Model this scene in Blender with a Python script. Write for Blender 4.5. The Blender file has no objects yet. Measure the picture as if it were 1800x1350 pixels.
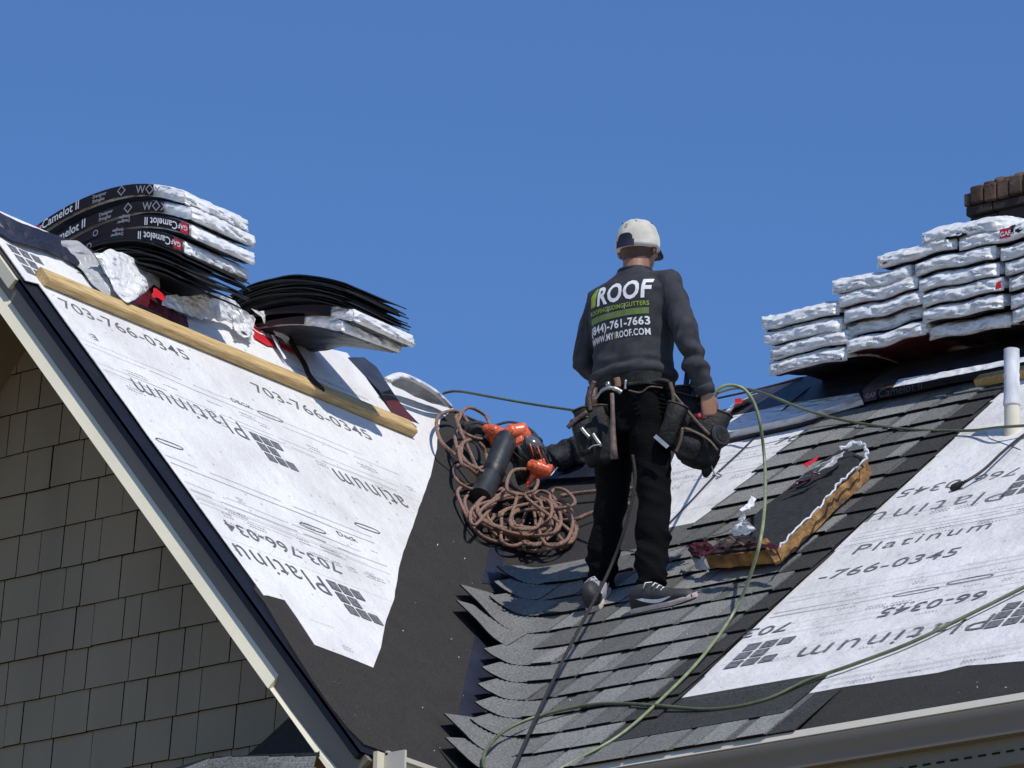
import bpy, bmesh, math, random
from mathutils import Vector as V, Matrix, noise
from mathutils.geometry import tessellate_polygon
from mathutils.bvhtree import BVHTree
random.seed(7)
S = bpy.context.scene
COL = S.collection
R = math.radians

# ------------------------------------------------------------------ camera
FPX = 9500.0                      # focal length in photograph pixels (1800 wide)
TH, RO, AL = R(18.77), R(1.49), R(37.68)
PP, GG = R(39.32), R(50.18)       # pitch of the main roof and of the cross gable
TP, TG = math.tan(PP), math.tan(GG)
Fh = V((-math.sin(AL), math.cos(AL), 0)); Rh = V((math.cos(AL), math.sin(AL), 0)); UZ = V((0, 0, 1))
cd = math.cos(TH)*Fh + math.sin(TH)*UZ
u0 = -math.sin(TH)*Fh + math.cos(TH)*UZ
cr = math.cos(RO)*Rh + math.sin(RO)*u0
cu = -math.sin(RO)*Rh + math.cos(RO)*u0
def ray(x, y): return cd + ((x-900)*cr - (y-675)*cu)/FPX
_v = ray(840, 1385)
CP = -_v*21.0/(_v.dot(cd))
cam = bpy.data.cameras.new('camera'); camo = bpy.data.objects.new('camera', cam); COL.objects.link(camo)
camo.matrix_world = Matrix(((cr.x, cu.x, -cd.x, CP.x), (cr.y, cu.y, -cd.y, CP.y), (cr.z, cu.z, -cd.z, CP.z), (0, 0, 0, 1)))
cam.sensor_width = 36; cam.lens = FPX/1800*36; cam.clip_end = 5000; cam.clip_start = .5
S.camera = camo

# ------------------------------------------------------------------ light
SUN = V((.55, -.21, .81)).normalized()
w = bpy.data.worlds.new('World'); S.world = w; w.use_nodes = True
nt = w.node_tree; bg = nt.nodes['Background']
sky = nt.nodes.new('ShaderNodeTexSky'); sky.sky_type = 'NISHITA'; sky.sun_disc = False
sky.sun_elevation = math.asin(SUN.z); sky.sun_rotation = math.atan2(SUN.x, SUN.y)
sky.altitude = 200; sky.air_density = .72; sky.dust_density = 0; sky.ozone_density = 10
hs = nt.nodes.new('ShaderNodeHueSaturation'); hs.inputs['Saturation'].default_value = 1.03; hs.inputs['Value'].default_value = 1.10
nt.links.new(sky.outputs[0], hs.inputs['Color']); nt.links.new(hs.outputs[0], bg.inputs[0]); bg.inputs[1].default_value = .125
sl = bpy.data.lights.new('sun', 'SUN'); so = bpy.data.objects.new('sun', sl); COL.objects.link(so)
sl.energy = 3.2; sl.angle = R(.53); sl.color = (1, .955, .89)
so.rotation_euler = SUN.to_track_quat('Z', 'Y').to_euler(); so.location = (4, -4, 12)
S.view_settings.view_transform = 'Standard'; S.view_settings.look = 'None'
S.view_settings.gamma = 1; S.view_settings.use_curve_mapping = False; S.view_settings.exposure = .18

# ------------------------------------------------------------------ points
def hit(n, c, x, y):
    v = ray(x, y); return CP + v*((c - n.dot(CP))/n.dot(v))
NM, NL = V((0, -TP, 1)), V((TG, 0, 1))
def PM(x, y, h=0): return hit(NM, h/math.cos(PP), x, y)
def PL(x, y, h=0): return hit(NL, h/math.cos(GG), x, y)
def PR(x, y, h=0):
    a, b = PM(x, y, h), PL(x, y, h)
    return a if TP*a.y >= -TG*a.x else b
def PY(c, x, y): return hit(V((0, 1, 0)), c, x, y)
def PX(c, x, y): return hit(V((1, 0, 0)), c, x, y)
nM, nL = NM.normalized(), NL.normalized()
def m3(x, s, h=0): return V((x, s*math.cos(PP), s*math.sin(PP))) + nM*h
def l3(y, q, h=0): return V((-q*math.cos(GG), y, q*math.sin(GG))) + nL*h
def to_m(p): return (p.x, p.y/math.cos(PP))
def to_l(p): return (p.y, -p.x/math.cos(GG))
ZR = 2.70
SR, QR = ZR/math.sin(PP), ZR/math.sin(GG)
YRIDGE, XRIDGE = ZR/TP, -ZR/TG
YRAKE = -.735

# ------------------------------------------------------------------ materials
def mat(name, col, rough=.6, var=.0, scale=6, bump=0, bscale=40, col2=None, metal=0, spec=.5, stretch=None, coat=0, detail=6, ridge=0):
    m = bpy.data.materials.new(name); m.use_nodes = True; t = m.node_tree; b = t.nodes['Principled BSDF']
    b.inputs['Base Color'].default_value = (*col, 1); b.inputs['Roughness'].default_value = rough
    b.inputs['Metallic'].default_value = metal; b.inputs['Specular IOR Level'].default_value = spec
    if coat: b.inputs['Coat Weight'].default_value = coat; b.inputs['Coat Roughness'].default_value = .25
    tc = t.nodes.new('ShaderNodeTexCoord'); src = tc.outputs['Object']
    if stretch:
        mp = t.nodes.new('ShaderNodeMapping'); mp.inputs['Scale'].default_value = stretch
        t.links.new(src, mp.inputs[0]); src = mp.outputs[0]
    if var:
        n = t.nodes.new('ShaderNodeTexNoise'); n.inputs['Scale'].default_value = scale; n.inputs['Detail'].default_value = detail
        t.links.new(src, n.inputs['Vector'])
        r = t.nodes.new('ShaderNodeValToRGB'); c2 = col2 or tuple(c*(1-var) for c in col)
        r.color_ramp.elements[0].position = .35; r.color_ramp.elements[1].position = .65
        r.color_ramp.elements[0].color = (*c2, 1); r.color_ramp.elements[1].color = (*[min(1, c*(1+var*.5)) for c in col], 1)
        t.links.new(n.outputs['Fac'], r.inputs[0]); t.links.new(r.outputs[0], b.inputs['Base Color'])
    if bump:
        n = t.nodes.new('ShaderNodeTexNoise'); n.inputs['Scale'].default_value = bscale; n.inputs['Detail'].default_value = 5
        t.links.new(src, n.inputs['Vector'])
        k = t.nodes.new('ShaderNodeBump'); k.inputs['Strength'].default_value = bump; k.inputs['Distance'].default_value = .01
        t.links.new(n.outputs['Fac'], k.inputs['Height']); t.links.new(k.outputs[0], b.inputs['Normal'])
        if ridge:
            mp = t.nodes.new('ShaderNodeMapping'); mp.inputs['Scale'].default_value = (1, 1, 2.4); mp.inputs['Rotation'].default_value = (0, .35, .2)
            t.links.new(tc.outputs['Object'], mp.inputs[0])
            n2 = t.nodes.new('ShaderNodeTexNoise'); n2.noise_type = 'RIDGED_MULTIFRACTAL'; n2.inputs['Scale'].default_value = ridge; n2.inputs['Detail'].default_value = 3
            t.links.new(mp.outputs[0], n2.inputs['Vector'])
            k2 = t.nodes.new('ShaderNodeBump'); k2.inputs['Strength'].default_value = 1.0; k2.inputs['Distance'].default_value = .028
            t.links.new(n2.outputs['Fac'], k2.inputs['Height']); t.links.new(k.outputs[0], k2.inputs['Normal']); t.links.new(k2.outputs[0], b.inputs['Normal'])
    return m
def granule(name, col, contrast=.55):
    m = bpy.data.materials.new(name); m.use_nodes = True; t = m.node_tree; b = t.nodes['Principled BSDF']
    b.inputs['Roughness'].default_value = .9; b.inputs['Specular IOR Level'].default_value = .25
    tc = t.nodes.new('ShaderNodeTexCoord')
    a = t.nodes.new('ShaderNodeTexNoise'); a.inputs['Scale'].default_value = 120; a.inputs['Detail'].default_value = 5; a.inputs['Roughness'].default_value = .75
    c = t.nodes.new('ShaderNodeTexNoise'); c.inputs['Scale'].default_value = 9; c.inputs['Detail'].default_value = 4
    t.links.new(tc.outputs['Object'], a.inputs[0]); t.links.new(tc.outputs['Object'], c.inputs[0])
    r = t.nodes.new('ShaderNodeValToRGB'); r.color_ramp.elements[0].position = .34; r.color_ramp.elements[1].position = .68
    r.color_ramp.elements[0].color = (*[x*(1-contrast) for x in col], 1); r.color_ramp.elements[1].color = (*[x*(1+contrast*1.5) for x in col], 1)
    t.links.new(a.outputs['Fac'], r.inputs[0])
    mr = t.nodes.new('ShaderNodeMapRange'); mr.inputs[3].default_value = .80; mr.inputs[4].default_value = 1.20
    t.links.new(c.outputs['Fac'], mr.inputs[0])
    mx = t.nodes.new('ShaderNodeMix'); mx.data_type = 'RGBA'; mx.blend_type = 'MULTIPLY'; mx.inputs[0].default_value = 1
    t.links.new(r.outputs[0], mx.inputs[6]); t.links.new(mr.outputs[0], mx.inputs[7]); t.links.new(mx.outputs[2], b.inputs['Base Color'])
    k = t.nodes.new('ShaderNodeBump'); k.inputs['Strength'].default_value = .8; k.inputs['Distance'].default_value = .004
    t.links.new(a.outputs['Fac'], k.inputs['Height']); t.links.new(k.outputs[0], b.inputs['Normal'])
    return m
def sheet_mat(name, base, dirt):
    m = bpy.data.materials.new(name); m.use_nodes = True; t = m.node_tree; b = t.nodes['Principled BSDF']
    b.inputs['Roughness'].default_value = .55; b.inputs['Specular IOR Level'].default_value = .35
    tc = t.nodes.new('ShaderNodeTexCoord'); L = t.links.new
    def nz(s, d, v=None, rough=.5):
        n = t.nodes.new('ShaderNodeTexNoise'); n.inputs['Scale'].default_value = s; n.inputs['Detail'].default_value = d; n.inputs['Roughness'].default_value = rough
        if v:
            mp = t.nodes.new('ShaderNodeMapping'); mp.inputs['Scale'].default_value = v; L(tc.outputs['Object'], mp.inputs[0]); L(mp.outputs[0], n.inputs[0])
        else: L(tc.outputs['Object'], n.inputs[0])
        return n
    a = nz(2.6, 8, None, .62)
    r = t.nodes.new('ShaderNodeValToRGB'); r.color_ramp.elements[0].position = .32; r.color_ramp.elements[1].position = .58
    r.color_ramp.elements[0].color = (*dirt, 1); r.color_ramp.elements[1].color = (*base, 1); L(a.outputs['Fac'], r.inputs[0])
    # tiny grey specks of print and scuffs
    v = t.nodes.new('ShaderNodeTexVoronoi'); v.inputs['Scale'].default_value = 13; v.feature = 'F1'
    L(tc.outputs['Object'], v.inputs[0])
    r2 = t.nodes.new('ShaderNodeValToRGB'); r2.color_ramp.elements[0].position = .06; r2.color_ramp.elements[1].position = .13
    r2.color_ramp.elements[0].color = (.62, .62, .63, 1); r2.color_ramp.elements[1].color = (1, 1, 1, 1); L(v.outputs['Distance'], r2.inputs[0])
    f = nz(120, 4, None, .7)
    r3 = t.nodes.new('ShaderNodeValToRGB'); r3.color_ramp.elements[0].position = .3; r3.color_ramp.elements[1].position = .42
    r3.color_ramp.elements[0].color = (.8, .8, .8, 1); r3.color_ramp.elements[1].color = (1, 1, 1, 1); L(f.outputs['Fac'], r3.inputs[0])
    c = r.outputs[0]
    for q in (r2, r3):
        mx = t.nodes.new('ShaderNodeMix'); mx.data_type = 'RGBA'; mx.blend_type = 'MULTIPLY'; mx.inputs[0].default_value = 1
        L(c, mx.inputs[6]); L(q.outputs[0], mx.inputs[7]); c = mx.outputs[2]
    L(c, b.inputs['Base Color'])
    k1 = t.nodes.new('ShaderNodeBump'); k1.inputs['Strength'].default_value = .75; k1.inputs['Distance'].default_value = .03
    n1 = nz(7, 6, None, .6); L(n1.outputs['Fac'], k1.inputs['Height'])
    k2 = t.nodes.new('ShaderNodeBump'); k2.inputs['Strength'].default_value = .35; k2.inputs['Distance'].default_value = .006
    n2 = nz(38, 4); L(n2.outputs['Fac'], k2.inputs['Height']); L(k1.outputs[0], k2.inputs['Normal']); L(k2.outputs[0], b.inputs['Normal'])
    return m
M = {}
M['sheet'] = sheet_mat('white_underlayment', (.80, .785, .76), (.66, .64, .61))
M['sheet_r'] = sheet_mat('grey_white_underlayment', (.765, .75, .725), (.62, .60, .575))
M['felt'] = granule('black_membrane', (.0335, .031, .028), .38)
M['felt2'] = mat('black_flashing_film', (.022, .024, .04), .42, .3, 6, .1, 30)
M['navy'] = mat('dark_blue_drip_metal', (.006, .007, .013), .5, .2, 10, spec=.3)
M['deck'] = mat('plywood', (.32, .22, .12), .8, .3, 8)
M['g1'] = granule('light_grey_granules', (.205, .205, .192)); M['g2'] = granule('mid_grey_granules', (.150, .150, .141))
M['g3'] = granule('dark_grey_granules', (.100, .100, .094)); M['g4'] = granule('black_granules', (.036, .036, .035), .8)
M['edge'] = mat('asphalt_edge_and_gap_shade', (.014, .013, .012), .9, spec=.1)  # cut asphalt, and painted shade between the siding shingles
M['ink'] = mat('black_ink', (.06, .06, .065), .7, .5, 60, col2=(.20, .20, .205))
M['inkthin'] = mat('grey_ink', (.30, .30, .31), .7, .6, 90)
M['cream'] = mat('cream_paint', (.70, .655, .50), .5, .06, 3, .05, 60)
M['cream_shade'] = mat('cream_paint_with_shade', (.19, .165, .125), .5, .06, 3, .05, 60)  # cream trim colour darkened to paint in the rake board's shade
M['trim'] = mat('white_trim', (.60, .555, .46), .45, .06, 4)
M['siding'] = mat('khaki_siding', (.26, .215, .14), .7, .14, 3, .15, 60, stretch=(1, 1, .25))
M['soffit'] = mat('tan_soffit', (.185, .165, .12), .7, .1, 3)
M['gutter'] = mat('grey_gutter', (.185, .160, .125), .5, .12, 2, stretch=(.3, 1, 3))
M['wood'] = mat('yellow_lumber', (.60, .43, .20), .65, .35, 16, .25, 60, col2=(.42, .27, .10), stretch=(8, .5, 8))
M['wrap'] = mat('white_plastic_wrap', (.80, .80, .795), .34, .08, 30, .45, 36, coat=.12, ridge=14)
M['wrapg'] = mat('grey_plastic_wrap', (.44, .44, .44), .4, .12, 9, .5, 26, coat=.15, ridge=12)
M['wrapd'] = mat('dark_brown_wrap', (.020, .011, .012), .5, .3, 12, .3, 40, spec=.25)
M['wrapr'] = mat('maroon_wrap', (.09, .012, .02), .35, .3, 12)
M['wrapn'] = mat('navy_wrap', (.040, .045, .062), .45, .4, 12, .3, 30)
M['red'] = mat('red_print', (.62, .02, .03), .4, .15, 20)
M['white'] = mat('white_print', (.82, .82, .82), .6, .1, 60)
M['dim'] = mat('faded_print', (.10, .095, .10), .6)
M['grey'] = mat('grey_print', (.3, .3, .32), .6)
M['blackshingle'] = mat('black_shingle_back', (.010, .010, .010), .7, .5, 14, .4, 120)
M['brown'] = mat('brown_brick', (.10, .058, .038), .85, .6, 7, .5, 50)
M['brown2'] = mat('dark_brick', (.035, .025, .02), .9, .4, 8, .5, 50)
M['mortar'] = mat('mortar', (.04, .028, .02), .9, .3, 20, .5, 80)
M['pvc'] = mat('cream_pvc', (.72, .67, .52), .4, .06, 12)
M['pvcw'] = mat('white_vent_cover', (.74, .75, .76), .5, .25, 11, .3, 20, col2=(.42, .42, .43), stretch=(1, 1, .4))
M['hose'] = mat('green_hose', (.25, .29, .15), .4, .25, 20)
M['hosed'] = mat('olive_hose', (.12, .135, .07), .45, .25, 20)
M['rope'] = mat('brown_rope', (.37, .225, .165), .85, .35, 110, 1., 240, col2=(.19, .105, .075))
M['roped'] = mat('dark_rope', (.024, .019, .018), .8, .4, 150, .6, 200)
M['blk'] = mat('black_rubber', (.012, .012, .013), .5, .3, 20)
M['orange'] = mat('orange_plastic', (.74, .13, .045), .35, .18, 9, .08, 30, coat=.2)
M['tube'] = mat('black_hose_plastic', (.028, .031, .033), .42, .4, 14, .15, 50)
M['bagblk'] = mat('black_fabric', (.02, .02, .022), .75, .4, 14, .5, 60)
M['clear'] = mat('smoky_plastic', (.10, .105, .11), .12, .2, 8, coat=.6)
M['foam'] = mat('yellow_foam', (.40, .215, .07), .9, .3, 13, .8, 70, col2=(.12, .062, .025))
M['foamtop'] = mat('black_pad_cover', (.018, .019, .019), .9, .5, 40, .6, 160)
M['skin'] = mat('skin', (.29, .145, .088), .5, .12, 14, .1, 70)
M['hair'] = mat('short_dark_hair', (.035, .02, .015), .8, .4, 90, .6, 200)
M['shirt'] = mat('charcoal_shirt', (.047, .048, .056), .92, .22, 22, .4, 300, spec=.2)
M['pants'] = mat('black_trousers', (.0042, .0042, .005), .95, .3, 9, .5, 120, spec=.12)
M['cap'] = mat('light_grey_cap', (.60, .575, .49), .8, .18, 14, .2, 300)
M['capn'] = mat('navy_cap_parts', (.012, .011, .035), .7)
M['gold'] = mat('gold_thread', (.42, .24, .06), .6)
M['green'] = mat('lime_print', (.33, .46, .05), .6, .15, 40)
M['green2'] = mat('olive_print', (.145, .21, .055), .7, .15, 40)
M['leather'] = mat('black_leather', (.011, .0105, .010), .66, .5, 18, .6, 50, spec=.28)
M['leatherb'] = mat('brown_leather', (.06, .036, .024), .55, .5, 22, .4, 50)
M['leathert'] = mat('tan_leather', (.22, .10, .05), .6, .3, 22, .3, 50)
M['steel'] = mat('steel', (.40, .39, .37), .42, .2, 20, metal=1)
M['hammerh'] = mat('worn_hammer_handle', (.15, .105, .085), .6, .4, 40, .3, 80)
M['blueg'] = mat('dark_blue_grip', (.03, .035, .085), .35)
M['shoe'] = mat('dark_grey_shoe', (.03, .03, .032), .6, .3, 30, .3, 120)
M['sole'] = mat('pale_pink_sole', (.62, .50, .45), .5, .12, 30)
M['ground'] = mat('dry_grass', (.30, .225, .12), .95, .3, 1.5, .4, 8)

# ------------------------------------------------------------------ mesh kit
def link(name, verts, faces, ms, parent=None, mids=None, smooth=False):
    me = bpy.data.meshes.new(name); me.from_pydata([tuple(v) for v in verts], [], faces)
    if not isinstance(ms, (list, tuple)): ms = [ms]
    for m in ms: me.materials.append(m)
    if mids: me.polygons.foreach_set('material_index', mids)
    if smooth: me.polygons.foreach_set('use_smooth', [True]*len(me.polygons))
    me.update()
    o = bpy.data.objects.new(name, me); COL.objects.link(o)
    if parent: o.parent = parent; o.matrix_parent_inverse = Matrix.Translation(-parent.location)
    return o
class MB:
    def __init__(s): s.v = []; s.f = []; s.m = []
    def add(s, v, f, m=0):
        n = len(s.v); s.v += [V(p) for p in v]; s.f += [tuple(i+n for i in q) for q in f]; s.m += [m]*len(f)
    def box(s, o, a, b, c, m=0):      # corner o and three edge vectors
        o = V(o); a = V(a); b = V(b); c = V(c)
        p = [o, o+a, o+a+b, o+b, o+c, o+a+c, o+a+b+c, o+b+c]
        f = [(0, 3, 2, 1), (4, 5, 6, 7), (0, 1, 5, 4), (1, 2, 6, 5), (2, 3, 7, 6), (3, 0, 4, 7)]
        if a.cross(b).dot(c) < 0: f = [q[::-1] for q in f]
        s.add(p, f, m)
    def bbox(s, c, size, rot=None, bev=.2, m=0):   # rounded box
        rot = rot or Matrix.Identity(3); c = V(c); hx, hy, hz = [k/2 for k in size]; e = bev*min(hx, hy, hz)*2
        rings = []
        for z, k in ((-hz, e), (-hz+e*.3, e*.3), (-hz+e, 0), (hz-e, 0), (hz-e*.3, e*.3), (hz, e)):
            x, y = hx-k, hy-k; q = e*.7
            rg = [(x, -y+q), (x, y-q), (x-q*.3, y-q*.3), (x-q, y), (-x+q, y), (-x+q*.3, y-q*.3), (-x, y-q), (-x, -y+q), (-x+q*.3, -y+q*.3), (-x+q, -y), (x-q, -y), (x-q*.3, -y+q*.3)]
            rings.append([c + rot @ V((a, b, z)) for a, b in rg])
        s.loft(rings, m=m)
    def loft(s, rings, m=0, cap=True, close=True):
        n = len(rings[0]); vs = [p for r in rings for p in r]; f = []
        for i in range(len(rings)-1):
            for j in range(n if close else n-1):
                k = (j+1) % n; f.append((i*n+j, i*n+k, (i+1)*n+k, (i+1)*n+j))
        if cap: f.append(tuple(range(n))[::-1]); f.append(tuple((len(rings)-1)*n+j for j in range(n)))
        s.add(vs, f, m)
    def tube(s, pts, rad, n=8, m=0, cap=True):
        pts = [V(p) for p in pts]; rr = rad if isinstance(rad, list) else [rad]*len(pts)
        rings = []; up = None
        for i, p in enumerate(pts):
            t = (pts[min(i+1, len(pts)-1)] - pts[max(i-1, 0)])
            t = t.normalized() if t.length > 1e-9 else V((0, 0, 1))
            if up is None: up = t.orthogonal().normalized()
            else:
                up = up - t*up.dot(t)
                up = up.normalized() if up.length > 1e-6 else t.orthogonal().normalized()
            sd = t.cross(up); r = rr[i]; rx, ry = r if isinstance(r, tuple) else (r, r)
            rings.append([p + up*math.cos(a)*rx + sd*math.sin(a)*ry for a in (2*math.pi*k/n for k in range(n))])
        s.loft(rings, m, cap)
    def ell(s, c, r, n=14, m=0, rot=None):
        rot = rot or Matrix.Identity(3); c = V(c)
        rings = []
        for i in range(1, n):
            a = math.pi*i/n
            rings.append([c + rot @ V((r[0]*math.sin(a)*math.cos(b), r[1]*math.sin(a)*math.sin(b), -r[2]*math.cos(a))) for b in (2*math.pi*k/(n+2) for k in range(n+2))])
        s.loft(rings, m)
    def cyl(s, a, b, r, r2=None, n=16, m=0): s.tube([a, b], [r, r if r2 is None else r2], n, m)
    def build(s, name, ms, parent=None, smooth=False, auto=None):
        o = link(name, s.v, s.f, ms, parent, s.m, smooth)
        if auto is not None: sharp(o, auto)
        return o
def sharp(o, deg):
    me = o.data; bm = bmesh.new(); bm.from_mesh(me)
    for f in bm.faces: f.smooth = True
    for e in bm.edges:
        if len(e.link_faces) == 2 and e.calc_face_angle(0) > R(deg): e.smooth = False
    bm.to_mesh(me); bm.free()
def empty(name, loc, label, cat, group=None, kind=None):
    o = bpy.data.objects.new(name, None); COL.objects.link(o); o.location = loc; o.empty_display_size = .1
    return tag(o, label, cat, group, kind)
def tag(o, label=None, cat=None, group=None, kind=None):
    if label: o['label'] = label
    if cat: o['category'] = cat
    if group: o['group'] = group
    if kind: o['kind'] = kind
    return o
def spline(pts, n=10):
    pts = [V(p) for p in pts]; out = []
    for i in range(len(pts)-1):
        p0, p1, p2, p3 = pts[max(i-1, 0)], pts[i], pts[i+1], pts[min(i+2, len(pts)-1)]
        for k in range(n):
            t = k/n; out.append(.5*((2*p1)+(-p0+p2)*t+(2*p0-5*p1+4*p2-p3)*t*t+(-p0+3*p1-3*p2+p3)*t**3))
    return out+[pts[-1]]
def clip(poly, a, b, c):             # keep a*x+b*y<=c
    out = []
    for i in range(len(poly)):
        p, q = poly[i], poly[(i+1) % len(poly)]; dp, dq = a*p[0]+b*p[1]-c, a*q[0]+b*q[1]-c
        if dp <= 0: out.append(p)
        if dp*dq < 0: t = dp/(dp-dq); out.append((p[0]+(q[0]-p[0])*t, p[1]+(q[1]-p[1])*t))
    return out
def slab(name, poly, fn, h0, h1, ms, parent, jit=0, side=None):
    """polygon in plane coordinates, given thickness along the plane normal"""
    if jit:
        q = []
        for i in range(len(poly)):
            a, b = V(poly[i]), V(poly[(i+1) % len(poly)]); n = max(1, int((b-a).length/.07))
            for k in range(n): p = a.lerp(b, k/n); d = noise.noise_vector(V((p.x*7, p.y*7, 3)))*jit; q.append((p.x+d.x, p.y+d.y))
        poly = q
    n = len(poly); bot = [fn(x, y, h0) for x, y in poly]; top = [fn(x, y, h1) for x, y in poly]
    tri = tessellate_polygon([[V((x, y, 0)) for x, y in poly]])
    nn = fn(0, 0, 1)-fn(0, 0, 0); f = []
    for t in tri:
        a, b, c = (top[i] for i in t)
        if (b-a).cross(c-a).dot(nn) < 0: t = t[::-1]
        f.append(tuple(i+n for i in t)); f.append(tuple(t[::-1]))
    for i in range(n): f.append((i, (i+1) % n, n+(i+1) % n, n+i))
    mi = [0]*(2*len(tri)) + [1 if side else 0]*n
    o = link(name, bot+top, f, [ms, side] if side else ms, parent, mi)
    bm = bmesh.new(); bm.from_mesh(o.data); bmesh.ops.recalc_face_normals(bm, faces=bm.faces); bm.to_mesh(o.data); bm.free()
    return o
def text_mesh(s, size, bold=0., shear=0., space=1., grid=None, align='LEFT'):
    cu_ = bpy.data.curves.new('t', 'FONT'); cu_.body = s; cu_.size = size; cu_.offset = bold; cu_.shear = shear
    cu_.space_character = space; cu_.align_x = align; cu_.resolution_u = 3; cu_.fill_mode = 'FRONT'
    o = bpy.data.objects.new('t', cu_); COL.objects.link(o)
    dg = bpy.context.evaluated_depsgraph_get(); me = bpy.data.meshes.new_from_object(o.evaluated_get(dg))
    bpy.data.objects.remove(o); bpy.data.curves.remove(cu_)
    bm = bmesh.new(); bm.from_mesh(me); bpy.data.meshes.remove(me)
    if grid:
        for ax in (0, 1):
            vs = [v.co[ax] for v in bm.verts]
            if not vs: continue
            x = min(vs)+grid
            while x < max(vs):
                no = V((1, 0, 0)) if ax == 0 else V((0, 1, 0))
                bmesh.ops.bisect_plane(bm, geom=bm.verts[:]+bm.edges[:]+bm.faces[:], plane_co=no*x, plane_no=no); x += grid
    bm.verts.index_update()
    vs = [v.co.copy() for v in bm.verts]; fs = [tuple(v.index for v in f.verts) for f in bm.faces]; bm.free()
    return vs, fs
def text_on(name, s, size, fn, m, parent, bold=0, shear=0, sx=1., space=1., grid=None, align='LEFT'):
    vs, fs = text_mesh(s, size, bold, shear, space, grid, align)
    return link(name, [fn(v.x*sx, v.y) for v in vs], fs, m, parent)

# ------------------------------------------------------------------ ground
tag(link('ground', [(-400, -400, -7.2), (400, -400, -7.2), (400, 400, -7.2), (-400, 400, -7.2)], [(0, 1, 2, 3)], M['ground']), kind='structure')

# ------------------------------------------------------------------ house
house = empty('house', (0, 0, 0), 'house under re-roofing with grey shingle siding and two steep slopes meeting in a valley', 'house')
XE = 6.0
# roof decks (thick)
d = MB()
a, b = m3(-.0, 0), m3(XE, 0)
d.add([m3(0, 0, -.03), m3(XE, 0, -.03), m3(XE, SR, -.03), V((XRIDGE, YRIDGE, ZR))-nM*.03,
       m3(0, 0, -.10), m3(XE, 0, -.10), m3(XE, SR, -.10), V((XRIDGE, YRIDGE, ZR))-nM*.10],
      [(0, 1, 2, 3), (7, 6, 5, 4), (0, 4, 5, 1), (1, 5, 6, 2), (2, 6, 7, 3), (3, 7, 4, 0)])
d.build('main_deck', M['deck'], house)
d = MB()   # back slope of the main roof
d.add([(XRIDGE-3, YRIDGE, ZR-.03), (XE, YRIDGE, ZR-.03), (XE, YRIDGE*2, -.03), (XRIDGE-3, YRIDGE*2, -.03)], [(0, 1, 2, 3)])
d.build('back_slope', M['felt'], house)
d = MB()
yb = YRAKE+.032
d.add([l3(yb, 0, -.03), V((0, 0, 0))-nL*.03, V((XRIDGE, YRIDGE, ZR))-nL*.03, l3(yb, QR, -.03),
       l3(yb, 0, -.10), V((0, 0, 0))-nL*.10, V((XRIDGE, YRIDGE, ZR))-nL*.10, l3(yb, QR, -.10)],
      [(0, 1, 2, 3), (7, 6, 5, 4), (0, 4, 5, 1), (1, 5, 6, 2), (2, 6, 7, 3), (3, 7, 4, 0)])
d.build('gable_deck', M['deck'], house)
d = MB()   # far slope of the gable
def lf(y, q, h=0): p = l3(y, q, h); return V((2*XRIDGE-p.x, p.y, p.z))
d.add([lf(yb, 0, -.03), lf(YRIDGE, 0, -.03), lf(YRIDGE, QR, -.03), lf(yb, QR, -.03), lf(yb, 0, 0), lf(YRIDGE, 0, 0), lf(YRIDGE, QR, 0), lf(yb, QR, 0)],
      [(0, 1, 2, 3), (4, 5, 6, 7)[::-1], (0, 4, 7, 3)])
d.build('far_gable_slope', M['felt'], house)

# black membranes over valley and eaves
VAL = [(0, 0), (XRIDGE, SR)]
slab('valley_membrane', [(0, -.01), (5.9, -.01), (5.9, .55), (.3, 1.2), (.3, SR-.02), (XRIDGE, SR)], m3, -.02, 0, M['felt'], house)
# membrane on the gable slope, lower edge hangs over the rake
pol = [to_l(PL(*p)) for p in [(447, 1036), (470, 1062), (500, 1108), (530, 1152), (560, 1200), (590, 1243), (612, 1280), (640, 1308), (700, 1330), (790, 1358)]]
pol = [(y-.035*min(1, max(0, (i_-0)/3)) if i_ < 6 else y, max(q, -.01)) for i_, (y, q) in enumerate(pol)]
slab('gable_membrane', pol+[(0, 0), (YRIDGE, QR), (-.60, QR), (-.63, 1.0)], l3, -.02, 0, M['felt'], house)
# drip edge down the rake
q0 = to_l(PL(38, 488))[1]
mb = MB()
mb.box(l3(YRAKE, -.02, -.02), l3(.12, 0)-l3(0, 0), l3(0, q0+.02)-l3(0, 0), nL*.012)
mb.box(l3(YRAKE, -.02, -.045), V((0, .028, 0)), l3(0, q0+.02)-l3(0, 0), nL*.036)
mb.build('drip_edge', M['navy'], house)
# rake board
BT, BB = -.045, -.165
mb = MB()
q_a, q_b = -.05, QR+.10
def rk(q, y, h): return l3(YRAKE+y, q, h)
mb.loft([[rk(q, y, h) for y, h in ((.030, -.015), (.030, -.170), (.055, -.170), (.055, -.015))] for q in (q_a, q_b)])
mb.build('rake_board', M['cream_shade'], house)
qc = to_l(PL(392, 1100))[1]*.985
mb = MB()
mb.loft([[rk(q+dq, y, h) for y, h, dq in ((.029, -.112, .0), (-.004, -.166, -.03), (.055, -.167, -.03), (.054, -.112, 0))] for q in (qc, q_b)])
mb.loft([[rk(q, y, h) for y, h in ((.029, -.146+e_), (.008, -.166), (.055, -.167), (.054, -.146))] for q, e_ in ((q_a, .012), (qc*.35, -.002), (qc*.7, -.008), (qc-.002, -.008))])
mb.build('sunlit_strip_ledge', M['cream'], house)  # ledge tilted and narrowed to shape the sunlit strip and its shadow end
mb = MB()
mb.box(l3(YRAKE+.004, q0+.02, -.075), V((0, .024, 0)), l3(0, QR-q0+.2)-l3(0, 0), nL*.05)
mb.build('rake_trim', M['cream'], house)
mb = MB()
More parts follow.
